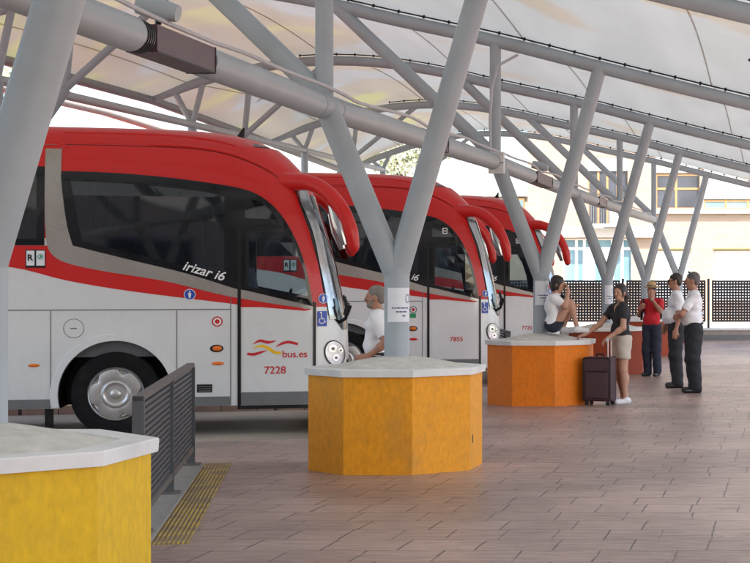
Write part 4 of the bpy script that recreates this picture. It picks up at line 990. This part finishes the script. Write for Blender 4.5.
0 and tree(-38.5, 64, 10.6, 3.2, 'leftmost tree beyond the nearest coach', 4, M['leaf_pale'])

# ------------------------------------------------------------------ people: smooth implicit bodies turned into one mesh
def V(*a): return np.array(a, float)
class Prim:
    def __init__(s, kind, **k): s.kind = kind; s.__dict__.update(k)
    def bbox(s):
        if s.kind == 'cap':
            m = max(s.ra, s.rb); return np.minimum(s.a, s.b)-m, np.maximum(s.a, s.b)+m
        m = max(s.r); return s.c-m, s.c+m
    def dist(s, X, Y, Z):
        if s.kind == 'cap':
            ab = s.b-s.a; L = ab@ab + 1e-9
            px, py, pz = X-s.a[0], Y-s.a[1], Z-s.a[2]
            t = np.clip((px*ab[0]+py*ab[1]+pz*ab[2])/L, 0, 1)
            qx, qy, qz = px-t*ab[0], py-t*ab[1], pz-t*ab[2]
            if s.flat is not None:
                n, f = s.flat; dn = qx*n[0]+qy*n[1]+qz*n[2]; k = (1/f-1)*dn; qx = qx+k*n[0]; qy = qy+k*n[1]; qz = qz+k*n[2]
                d = (np.sqrt(qx*qx+qy*qy+qz*qz) - (s.ra+t*(s.rb-s.ra)))*max(f, .6)
            else: d = np.sqrt(qx*qx+qy*qy+qz*qz) - (s.ra+t*(s.rb-s.ra))
        else:
            px, py, pz = X-s.c[0], Y-s.c[1], Z-s.c[2]
            if s.M is not None:
                m = s.M; px, py, pz = m[0,0]*px+m[1,0]*py+m[2,0]*pz, m[0,1]*px+m[1,1]*py+m[2,1]*pz, m[0,2]*px+m[1,2]*py+m[2,2]*pz
            k0 = np.sqrt((px/s.r[0])**2+(py/s.r[1])**2+(pz/s.r[2])**2)
            k1 = np.sqrt((px/s.r[0]**2)**2+(py/s.r[1]**2)**2+(pz/s.r[2]**2)**2)+1e-9
            d = k0*(k0-1)/k1
        for (p, n) in s.cut: d = np.maximum(d, (X-p[0])*n[0]+(Y-p[1])*n[1]+(Z-p[2])*n[2])
        return d
def cap(a, b, ra, rb, flat=None, cut=()): return Prim('cap', a=np.array(a, float), b=np.array(b, float), ra=ra, rb=rb, flat=flat, cut=list(cut), neg=False)
def ell(c, r, M_=None, cut=()): return Prim('ell', c=np.array(c, float), r=tuple(r), M=M_, cut=list(cut), neg=False)
def neg(p): p.neg = True; return p
def mesh_sdf(name, prims, vox, k, m, parent, wrinkle=0, cuts=(), seed=0):
    lo = np.min([p.bbox()[0] for p in prims if not p.neg], 0)-2.5*vox-wrinkle; hi = np.max([p.bbox()[1] for p in prims if not p.neg], 0)+2.5*vox+wrinkle
    n = np.ceil((hi-lo)/vox).astype(int)+1
    F = np.full(n, 1.0, np.float32); ax_ = [lo[i]+vox*np.arange(n[i]) for i in range(3)]
    for p in prims:
        a, b = p.bbox(); mg = k+3*vox+wrinkle
        i0 = np.maximum(((a-mg-lo)/vox).astype(int), 0); i1 = np.minimum(((b+mg-lo)/vox).astype(int)+2, n)
        if (i1 <= i0).any(): continue
        sl = tuple(slice(i0[j], i1[j]) for j in range(3))
        X = ax_[0][sl[0]][:,None,None]; Y = ax_[1][sl[1]][None,:,None]; Z = ax_[2][sl[2]][None,None,:]
        d = p.dist(X, Y, Z).astype(np.float32); S = F[sl]
        if p.neg: F[sl] = np.maximum(S, -d)
        else:
            kk = getattr(p, 'k', k); h = np.clip(.5+.5*(S-d)/kk, 0, 1); F[sl] = S*(1-h)+d*h-kk*h*(1-h)
    X = ax_[0][:,None,None]; Y = ax_[1][None,:,None]; Z = ax_[2][None,None,:]
    if wrinkle:
        rs = np.random.RandomState(seed); N = 0
        for q in range(7):
            w_ = rs.uniform(-1,1,3); w_ *= rs.uniform(18,60)/np.linalg.norm(w_); w_[2] *= 1.3; N = N + np.sin(X*w_[0]+Y*w_[1]+Z*w_[2]+rs.uniform(0,6))
        F += (wrinkle*N/4).astype(np.float32)
    for (p, nn) in cuts: F = np.maximum(F, ((X-p[0])*nn[0]+(Y-p[1])*nn[1]+(Z-p[2])*nn[2]).astype(np.float32))
    I = F < 0
    c = np.zeros(tuple(n-1), np.int8)
    for dx in (0,1):
        for dy in (0,1):
            for dz in (0,1): c += I[dx:n[0]-1+dx, dy:n[1]-1+dy, dz:n[2]-1+dz]
    act = (c > 0) & (c < 8); idx = np.full(c.shape, -1, np.int64); ijk = np.argwhere(act); idx[act] = np.arange(len(ijk))
    acc = np.zeros((len(ijk), 3)); cnt = np.zeros(len(ijk))
    cr = [(a, b) for a in [(x,y,z) for x in (0,1) for y in (0,1) for z in (0,1)] for b in [(a[0]+1,a[1],a[2]),(a[0],a[1]+1,a[2]),(a[0],a[1],a[2]+1)] if max(b) < 2]
    for a, b in cr:
        fa = F[ijk[:,0]+a[0], ijk[:,1]+a[1], ijk[:,2]+a[2]]; fb = F[ijk[:,0]+b[0], ijk[:,1]+b[1], ijk[:,2]+b[2]]
        mk = (fa < 0) != (fb < 0); t = np.where(mk, fa/(fa-fb+1e-12), 0)
        for j in range(3): acc[:,j] += np.where(mk, a[j]+t*(b[j]-a[j]), 0)
        cnt += mk
    P = lo + (ijk + acc/np.maximum(cnt,1)[:,None])*vox
    quads = []
    for axx in range(3):
        u, v = (axx+1)%3, (axx+2)%3
        sa = [slice(None)]*3; sb = [slice(None)]*3; sa[axx] = slice(0, n[axx]-1); sb[axx] = slice(1, n[axx])
        A, B = I[tuple(sa)], I[tuple(sb)]; e = np.argwhere(A != B)
        e = e[(e[:,u] > 0) & (e[:,v] > 0) & (e[:,u] < n[u]-1) & (e[:,v] < n[v]-1)]
        if not len(e): continue
        def g(du, dv): w_ = e.copy(); w_[:,u] -= du; w_[:,v] -= dv; return idx[w_[:,0], w_[:,1], w_[:,2]]
        Q = np.stack([g(1,1), g(0,1), g(0,0), g(1,0)], 1); ins = A[e[:,0], e[:,1], e[:,2]]
        Q[~ins] = Q[~ins][:, ::-1]; quads.append(Q)
    Q = np.concatenate(quads); Q = Q[(Q >= 0).all(1)]
    me = bpy.data.meshes.new(name); me.vertices.add(len(P)); me.vertices.foreach_set('co', P.astype(np.float32).ravel())
    me.loops.add(Q.size); me.loops.foreach_set('vertex_index', Q.ravel().astype(np.int32)); me.polygons.add(len(Q))
    me.polygons.foreach_set('loop_start', np.arange(0, Q.size, 4, dtype=np.int32))
    try: me.polygons.foreach_set('loop_total', np.full(len(Q), 4, np.int32))
    except Exception: pass
    me.update(calc_edges=True); me.validate(); me.materials.append(m)
    for p in me.polygons: p.use_smooth = True
    o = bpy.data.objects.new(name, me); COL.objects.link(o); o.parent = parent
    return o
def rotz(a): c, s = math.cos(a), math.sin(a); return np.array([[c,-s,0],[s,c,0],[0,0,1]])
def unit(v): v = np.array(v, float); return v/np.linalg.norm(v)
def hand(W, d, nrm, side, s=1.0, curl=.5):
    """palm and five fingers; d along the hand, nrm out of the palm, side +1/-1 puts the thumb"""
    d = unit(d); nrm = unit(np.array(nrm, float)-d*np.dot(nrm, d)); t = np.cross(d, nrm)*side; out = []
    out.append(cap(W, W+d*.035*s, .024*s, .030*s, (nrm,.62))); out.append(cap(W+d*.035*s, W+d*.075*s, .036*s, .036*s, (nrm,.42)))
    for i, (o_, L) in enumerate(((.028,.9),(.0095,1.0),(-.0095,.94),(-.027,.76))):
        b = W+d*.088*s+t*o_*s; a1 = curl; q1 = b+(d*math.cos(a1)+nrm*math.sin(a1)+t*o_*1.2)*.034*L*s; a2 = curl*2.1; q2 = q1+(d*math.cos(a2)+nrm*math.sin(a2))*.030*L*s
        for x in (cap(b-d*.02*s, q1, .0092*s, .0086*s), cap(q1, q2, .0086*s, .0070*s)): x.k = .006; out.append(x)
    b = W+d*.025*s+t*.026*s; q1 = b+unit(d*.7+t*.75+nrm*.3)*.036*s; q2 = q1+unit(d*.95+t*.1+nrm*.35)*.030*s
    for x in (cap(b, q1, .0125*s, .0105*s), cap(q1, q2, .0105*s, .008*s)): x.k = .008; out.append(x)
    return out
def person(label, loc, yaw, J, H=1.75, skin='skin', belly=1.0, fem=False, hy=0, hp=0, hair=None, beard=False, top=None, bottom=None, shoes=None, glasses=None, hat=False, group=None, sitting=False, shirt_hem=None, leg_r=1.0, sleeve=.62, hand_curl=(.5,.5), hd=None, vneck=False):
    s = H/1.75; t = thing('person', label, 'person', loc, yaw, group)
    B = dict(hipL=(-.095,0,.93), hipR=(.095,0,.93), kneeL=(-.10,.015,.50), kneeR=(.10,.015,.50), ankL=(-.10,-.02,.09), ankR=(.10,-.02,.09), toeL=(-.12,.13,.032), toeR=(.12,.13,.032),
             pel=(0,0,.97), chest=(0,.0,1.29), neck=(0,-.005,1.47), head=(0,.02,1.63), shL=(-.185,-.01,1.425), shR=(.185,-.01,1.425), elL=(-.245,-.03,1.14), elR=(.245,-.03,1.14), wrL=(-.25,.05,.89), wrR=(.25,.05,.89),
             hdL=(0,.15,-1), hdR=(0,.15,-1), pnL=(1,0,0), pnR=(-1,0,0))
    B.update(J); A = {k_: np.array(v_, float)*(s if k_[:2] not in ('hd','pn') else 1) for k_, v_ in B.items()}
    Rz = rotz(hy); cp, sp = math.cos(hp), math.sin(hp); HM = Rz @ np.array([[1,0,0],[0,cp,-sp],[0,sp,cp]])
    C = A['head']; hx = lambda x, y, z: C + HM @ (np.array([x, y, z])*s)
    sw = .165 if not fem else .15
    up = unit(A['neck']-A['pel']); lat = unit(A['shR']-A['shL'])
    fwd = np.cross(up, lat); fwd = unit(fwd); TM = np.stack([lat, fwd, up], 1)
    wst = A['pel']*.62+A['chest']*.38
    body = [ell(A['pel'], (.165*s*(1.06 if fem else 1), .115*s, .12*s), TM), ell(wst+fwd*.015*s*belly, (.145*s*(belly*.5+.5)*(.9 if fem else 1), .105*s*belly, .15*s), TM), ell(A['chest'], (sw*s, .115*s, .18*s), TM),
            cap(A['shL']*.75+A['shR']*.25, A['shR']*.75+A['shL']*.25, .062*s, .062*s), cap(A['neck']-up*.04*s, C-up*.03*s, .062*s if not fem else .05*s, .054*s if not fem else .045*s)]
    if fem: body += [ell(A['chest']+fwd*.075*s+lat*.065*s-up*.01*s, (.065*s,.065*s,.065*s)), ell(A['chest']+fwd*.075*s-lat*.065*s-up*.01*s, (.065*s,.065*s,.065*s))]
    for q in 'LR':
        body += [cap(A['hip'+q], A['knee'+q], .088*s*leg_r, .058*s*leg_r), cap(A['knee'+q], A['ank'+q], .055*s*leg_r, .036*s*leg_r), ell(A['knee'+q]*.68+A['ank'+q]*.32-np.array([0,.02*s,0])*(0 if sitting else 1), (.053*s*leg_r,.056*s*leg_r,.10*s))]
        body += [cap(A['ank'+q]-V(0,0,.03*s), A['toe'+q], .04*s, .03*s)]
        body += [cap(A['sh'+q], A['el'+q], .052*s, .041*s), cap(A['el'+q], A['wr'+q], .041*s, .026*s), ell(A['el'+q]*.7+A['wr'+q]*.3, (.043*s,)*3)]
        body += hand(A['wr'+q], A['hd'+q], A['pn'+q], (1 if q == 'L' else -1), s*1.02, hand_curl[0 if q == 'L' else 1])
    E = lambda c, r: ell(hx(*c), tuple(v*s for v in r), HM)
    body += [E((0,-.012,.035),(.076,.096,.088)), E((0,.02,-.03),(.062,.072,.085)), E((0,.055,-.085),(.036,.032,.028)), E((0,.082,.018),(.052,.018,.018))]
    for p in (cap(hx(0,.094,.012), hx(0,.112,-.028), .010*s, .015*s), cap(hx(-.02,.090,-.062), hx(.02,.090,-.062), .0085*s, .0085*s), E((-.077,-.005,-.01),(.012,.022,.033)), E((.077,-.005,-.01),(.012,.022,.033)), E((.03,.07,-.02),(.022,.02,.018)), E((-.03,.07,-.02),(.022,.02,.018))): p.k = .012; body.append(p)
    mesh_sdf('body', body, .0065, .03, M[skin], t)
    ey = MB()
    for sg in (-1, 1): ey.ball(hx(.031*sg,.084,.002), (.013*s,.010*s,.009*s), 10, 8)
    ey.build('eyes', M['hair_dark'], t, smooth=True)
    mo = MB().path([hx(-.024,.092,-.056), hx(0,.099,-.057), hx(.024,.092,-.056)], .0045*s, 8); mo.build('mouth', mat('lips', (.28,.09,.07), .5), t, smooth=True)
    # hair
    if hair:
        kind, hm = hair
        front = (hx(0,.062,.055), HM @ unit((0,.75,-.55))); 
        if kind == 'short': hp_ = [ell(hx(0,-.014,.042), tuple(v*s for v in (.083,.101,.090)), HM, cut=[(hx(0,.0,.0), HM @ unit((0,.55,-1))) , (hx(0,.075,.06), HM @ unit((0,1,-.35)))]), ell(hx(0,-.055,-.0), tuple(v*s for v in (.074,.055,.075)), HM)]
        elif kind == 'tail':
            hp_ = [ell(hx(0,-.016,.042), tuple(v*s for v in (.088,.106,.096)), HM, cut=[(hx(0,.02,.0), HM @ unit((0,.6,-1))), (hx(0,.075,.06), HM @ unit((0,1,-.3)))]), ell(hx(0,-.06,-.0), tuple(v*s for v in (.078,.06,.085)), HM), cap(hx(0,-.10,.02), hx(.0,-.15,-.06), .042*s, .05*s), cap(hx(0,-.15,-.06), hx(.0,-.155,-.17), .05*s, .028*s), cap(hx(0,-.13,-.12), hx(.03,-.11,-.22), .035*s, .015*s), cap(hx(.072,.035,.02), hx(.078,.03,-.07), .015*s, .008*s), cap(hx(-.072,.035,.02), hx(-.078,.03,-.07), .015*s, .008*s)]
        else:
            hp_ = [ell(hx(0,-.018,.04), tuple(v*s for v in (.09,.106,.098)), HM, cut=[(hx(0,.03,.0), HM @ unit((0,.7,-1))), (hx(0,.08,.06), HM @ unit((0,1,-.2)))]), ell(hx(0,-.05,-.03), tuple(v*s for v in (.086,.065,.10)), HM), cap(hx(.07,.02,.02), hx(.075,.01,-.07), .022*s, .02*s), cap(hx(-.07,.02,.02), hx(-.075,.01,-.07), .022*s, .02*s)]
        mesh_sdf('hair', hp_, .0065, .02, M[hm], t, wrinkle=.0035, seed=5)
    if beard:
        mesh_sdf('beard', [E((0,.045,-.09),(.052,.055,.038)), cap(hx(.062,.02,-.03), hx(.05,.05,-.09), .012*s,.02*s), cap(hx(-.062,.02,-.03), hx(-.05,.05,-.09), .012*s,.02*s), cap(hx(-.028,.095,-.045), hx(.028,.095,-.045), .010*s, .010*s)], .006, .015, M['hair_grey'], t, wrinkle=.002)
    # shirt
    if top:
        g = .013*s; hem = shirt_hem if shirt_hem is not None else .98
        sh = [ell(wst+fwd*.02*s*belly, ((.145*s*(belly*.5+.5)*(.9 if fem else 1.04)+g), .108*s*belly+g, .17*s), TM), ell(A['chest'], (sw*s+g*1.2, .115*s+g, .185*s), TM), cap(A['shL']*.78+A['shR']*.22, A['shR']*.78+A['shL']*.22, .066*s+g*.5, .066*s+g*.5), cap(A['neck']-up*.05*s, A['neck']-up*.005*s, .082*s, .066*s)]
        sh.append(ell(A['pel']+up*.03*s, (.165*s*(1.06 if fem else 1)+g, .115*s+g, .12*s), TM))
        if fem: sh += [ell(A['chest']+fwd*.078*s+lat*.065*s-up*.01*s, (.072*s,.072*s,.07*s)), ell(A['chest']+fwd*.078*s-lat*.065*s-up*.01*s, (.072*s,.072*s,.07*s))]
        for q in 'LR':
            e_ = A['sh'+q]*(1-sleeve)+A['el'+q]*sleeve; dd = unit(A['el'+q]-A['sh'+q])
            sh.append(cap(A['sh'+q], e_+dd*.03, .062*s+g*.4, .060*s+g*.2, cut=[(e_, dd)]))
        cc = [(A['pel']+up*(hem-.97)*s, -up)]
        if vneck: sh.append(neg(ell(A['neck']+fwd*.085*s-up*.05*s, (.045*s,.07*s,.10*s), TM)))
        sh.append(neg(cap(A['neck']-up*.01, A['neck']+up*.06, .058*s, .075*s)))
        so = mesh_sdf('shirt', sh, .007, .028, M[top], t, wrinkle=.009, cuts=cc, seed=int(abs(loc[0])*100))
        if not fem and top != 'shirt_tee':
            cb = MB(); n = 20
            ring = []
            for k in range(n+1):
                a = R(-150+300*k/n) + math.pi/2 + math.pi
                ring.append(A['neck']-up*.005*s + (lat*math.cos(a)+fwd*math.sin(a)*1.0)*.068*s - up*(.018*s if math.sin(a) > .3 else 0))
            cb.path([Vector(p) for p in ring], .013*s, 8); cb.build('collar', M[top], so, smooth=True)
    if bottom:
        bm_, kind = bottom; g = .012*s
        tr = [ell(A['pel'], (.165*s*(1.06 if fem else 1)+g, .115*s*(1.0+.12*(belly-1))+g, .13*s), TM)]
        for q in 'LR':
            if kind == 'long':
                tr += [cap(A['hip'+q], A['knee'+q], .102*s*leg_r, .084*s*leg_r), cap(A['knee'+q], A['ank'+q]-V(0,0,.02), .084*s*leg_r, .072*s*leg_r, cut=[(A['ank'+q]-V(0,0,.045*s), V(0,0,-1))])]
            else:
                f_ = .62 if kind == 'short' else .35; e_ = A['hip'+q]*(1-f_)+A['knee'+q]*f_; dd = unit(A['knee'+q]-A['hip'+q])
                tr += [cap(A['hip'+q], e_+dd*.03, .102*s*leg_r, .092*s*leg_r, cut=[(e_, dd)])]
        ob = mesh_sdf('trousers' if kind == 'long' else 'shorts', tr, .0075, .035, M[bm_], t, wrinkle=.008, cuts=[(A['pel']+up*.055*s, up)], seed=3)
        if kind == 'long':
            be = MB(); be.path([Vector(A['pel']+up*.045*s+(lat*math.cos(a)*(.168*s)+fwd*math.sin(a)*(.118*s*(1+.35*(belly-1)))+0)) for a in [2*math.pi*k/28 for k in range(29)]], .017*s, 8); be.build('belt', M['shoe_black'], ob, smooth=True)
    if shoes:
        for q in 'LR':
            f_ = unit(A['toe'+q]-A['ank'+q]+V(0,0,0)); f_ = unit(V(f_[0], f_[1], 0) if not sitting else f_); a = A['ank'+q]; tz = A['toe'+q]
            heel = V(a[0], a[1], tz[2]) - f_*.045*s if not sitting else a - f_*.02*s - V(0,0,.04*s)
            zc = tz[2]-.035*s
            mesh_sdf('shoe', [cap(heel+V(0,0,.012), tz+V(0,0,.004), .047*s, .040*s), cap(heel+V(0,0,.035*s)+f_*.03*s, a+V(0,0,-.01)*s, .046*s, .046*s)], .006, .025, M[shoes], t, cuts=[(V(0,0,zc), V(0,0,-1))] if not sitting else ())
    if glasses == 'eyes':
        gb = MB()
        for sg in (-1, 1): gb.ball(hx(.032*sg,.104,.006), (.027*s,.014*s,.019*s), 12, 8); gb.path([hx(.06*sg,.09,.012), hx(.082*sg,-.005,.008)], .004, 6)
        gb.path([hx(-.05,.108,.012), hx(.05,.108,.012)], .004, 6); gb.build('sunglasses', M['black'], t, smooth=True)
    if glasses == 'head':
        gb = MB()
        for sg in (-1, 1): gb.ball(hx(.032*sg,.05,.125), (.026*s,.018*s,.014*s), 12, 8); gb.path([hx(.06*sg,.05,.12), hx(.086*sg,-.03,.05)], .004, 6)
        gb.build('sunglasses', M['black'], t, smooth=True)
    if hat:
        hb = MB(); T = Matrix.Translation(hx(0,-.005,.075)) @ Matrix(HM.tolist()).to_4x4()
        hb.lathe([(.0,.105*s),(.05*s,.108*s),(.078*s,.092*s),(.09*s,.03*s),(.094*s,.004),(.15*s,-.006),(.158*s,.002),(.155*s,.008),(.097*s,.012)], 32, T); hb.build('straw_hat', M['straw'], t, smooth=True)
        MB().lathe([(.0935*s,.008),(.092*s,.032*s),(.0975*s,.032*s),(.0985*s,.008)], 32, T).build('hat_band', M['case'], t, smooth=True)
    return t, A

# the bearded man between the coaches
pg = None
person('grey-haired bearded man in a white polo behind the amber planter', (-4.20, 17.45, gz(17.5)-.035), R(94), dict(elL=(-.25,-.13,1.14), wrL=(-.22,.08,.98), hdL=(0,1,-.1), pnL=(1,0,0), elR=(.25,-.05,1.14), wrR=(.2,.02,.9), hdR=(0,.2,-1)),
       H=1.64, skin='skin2', belly=1.1, hair=('short','hair_grey'), beard=True, top='shirt_white', bottom=('trouser_navy','long'), shoes='shoe_black', sleeve=.8)
# the seated person on the orange planter
pp, A = person('dark-haired person in a white T-shirt sitting on the orange planter against its column', (-3.27, 23.62, .915), R(-88),
       dict(pel=(0,.02,.13), hipL=(-.08,.04,.10), hipR=(.08,.04,.10), kneeL=(-.07,.27,.40), kneeR=(.09,.30,.46), ankL=(-.09,.17,.07), ankR=(.09,.40,.075), toeL=(-.09,.31,.03), toeR=(.09,.54,.035),
            chest=(0,.02,.41), neck=(0,.055,.59), head=(0,.10,.74), shL=(-.155,.05,.53), shR=(.155,.05,.53), elL=(-.18,.16,.33), elR=(.17,.22,.41), wrL=(-.10,.30,.38), wrR=(.06,.26,.62), hdL=(.3,.5,.4), hdR=(-.3,-.15,1), pnL=(0,0,-1), pnR=(0,-1,0)),
       H=1.60, belly=.95, fem=False, hair=('bob','hair_dark'), top='shirt_white', bottom=('trouser_navy','brief'), shoes='shoe_white', sitting=True, sleeve=.75, shirt_hem=.97, hp=R(-8), leg_r=.9)
# woman with the suitcase
person('woman in a black top and beige shorts resting a hand on her suitcase handle', (-2.30, 23.65, gz(23.6)), R(118),
       dict(shL=(-.165,.03,1.40), shR=(.165,.05,1.41), elL=(-.21,.06,1.12), wrL=(-.15,.27,.97), hdL=(.1,.75,-.6), pnL=(0,-.4,-1), elR=(.21,.26,1.16), wrR=(.17,.50,1.02), hdR=(-.1,1,-.25), pnR=(0,-.2,-1), toeL=(-.11,.12,.03), kneeR=(.06,.02,.50), ankR=(.03,-.05,.09), toeR=(.05,.12,.035)),
       H=1.66, fem=True, belly=1.08, hair=('tail','hair_dark'), top='shirt_black', bottom=('short_beige','short'), shoes='shoe_white', sleeve=.55, hy=R(32), vneck=True, leg_r=1.12, shirt_hem=1.0)
# man in red
pr, A = person('man in a red polo and straw hat raising a hand to his face', (-2.50, 31.55, gz(31.5)), R(158),
       dict(elL=(-.27,.17,1.24), wrL=(-.07,.17,1.49), hdL=(.35,-.1,1), pnL=(.2,-1,0), elR=(.26,.02,1.17), wrR=(.16,.17,1.30), hdR=(-.6,.2,.7), pnR=(0,-1,0)),
       H=1.70, skin='skin2', belly=1.15, hair=('short','hair_dark'), top='shirt_red', bottom=('trouser_navy','long'), shoes='shoe_black', hat=True, sleeve=.75, leg_r=1.08, hand_curl=(.7,.9))
st = MB(); st.path([Vector(A['shR'])+Vector((-.03,.09,.045)), Vector(A['shR'])+Vector((-.045,.135,-.06)), Vector(A['shR'])+Vector((-.03,.13,-.22)), Vector(A['shR'])+Vector((.02,.05,-.33))], .022, 8); st.build('bag_strap', M['black'], pr, smooth=True)
MB().ball((.0,-.20,1.22), (.15,.08,.2), 16, 10).build('backpack', M['black'], pr, smooth=True)
wa = unit(A['wrL']-A['elL']); MB().path([Vector(A['wrL']-wa*.045), Vector(A['wrL']-wa*.02)], .034, 16).build('wrist_watch', M['alu'], pr, smooth=True)
# two men in white shirts
person('heavier man in a white shirt and dark sunglasses, left of the two white shirts', (-1.80, 27.7, gz(27.7)), R(96),
       dict(elL=(-.26,-.05,1.14), wrL=(-.26,.02,.88), elR=(.27,.0,1.14), wrR=(.22,.17,.95)), H=1.86, skin='skin2', belly=1.62, hair=('short','hair_dark'), glasses='eyes', top='shirt_white', bottom=('trouser_black','long'), shoes='shoe_black', sleeve=.85, leg_r=1.22)
person('man in a white shirt with folded arms and sunglasses pushed up on his grey hair', (-1.44, 26.3, gz(26.3)), R(100),
       dict(elL=(-.25,.20,1.15), wrL=(.0,.24,1.12), hdL=(1,.15,.15), pnL=(0,-1,0), elR=(.26,.12,1.12), wrR=(-.03,.28,1.10), hdR=(-1,.1,.1), pnR=(0,-1,0)),
       H=1.86, skin='skin2', belly=1.35, hair=('short','hair_short'), glasses='head', top='shirt_white', bottom=('trouser_black','long'), shoes='shoe_black', sleeve=.8, leg_r=1.25, hy=R(-8))

# suitcase
sx_, sy_ = -2.56, 23.35
sc = thing('suitcase', 'dark plum upright suitcase with its handle up, beside the orange planter', 'suitcase', (sx_, sy_, gz(sy_)), R(-12))
def rbox(mb, x0, x1, y0, y1, z0, z1, r, T=None):
    bm = bmesh.new(); bmesh.ops.create_cube(bm, size=1); bmesh.ops.scale(bm, vec=(x1-x0, y1-y0, z1-z0), verts=bm.verts); bmesh.ops.translate(bm, vec=((x0+x1)/2,(y0+y1)/2,(z0+z1)/2), verts=bm.verts)
    bmesh.ops.bevel(bm, geom=bm.edges[:], offset=r, segments=3, profile=.6, affect='EDGES'); bm.verts.index_update()
    mb.add([v.co.copy() for v in bm.verts], [tuple(v.index for v in f.verts) for f in bm.faces]); bm.free(); return mb
rbox(MB(), -.215,.195,-.13,.13,.055,.665,.035).build('shell', M['case'], sc, smooth=True)
rbox(MB(), -.17,.15,-.158,-.131,.10,.46,.012).build('front_pocket', M['case'], sc, smooth=True)
q = MB(); q.path([(-.205,-.134,.09),(-.205,-.134,.63),(-.17,-.134,.655),(.15,-.134,.655),(.185,-.134,.63),(.185,-.134,.09)], .006, 6); q.path([(-.165,-.16,.47),(.145,-.16,.47)], .006, 6); q.build('zip', M['black'], sc)
q = MB()
for y in (-.07,.07): q.path([(.13,y,.62),(.13,y,.90)], .009, 8)
q.path([(.13,-.085,.905),(.13,.085,.905)], .018, 10); q.build('pull_handle', M['alu'], sc, smooth=True)
MB().path([(-.06,0,.665),(-.05,0,.70),(.04,0,.70),(.05,0,.665)], .012, 8).build('carry_handle', M['black'], sc, smooth=True)
for x in (-.16,.14):
    for y in (-.1,.1): MB().path([(x,y-.013,.028),(x,y+.013,.028)], .028, 14).box(x-.02,x+.02,y-.02,y+.02,.035,.06).build('castor', M['black'], sc)
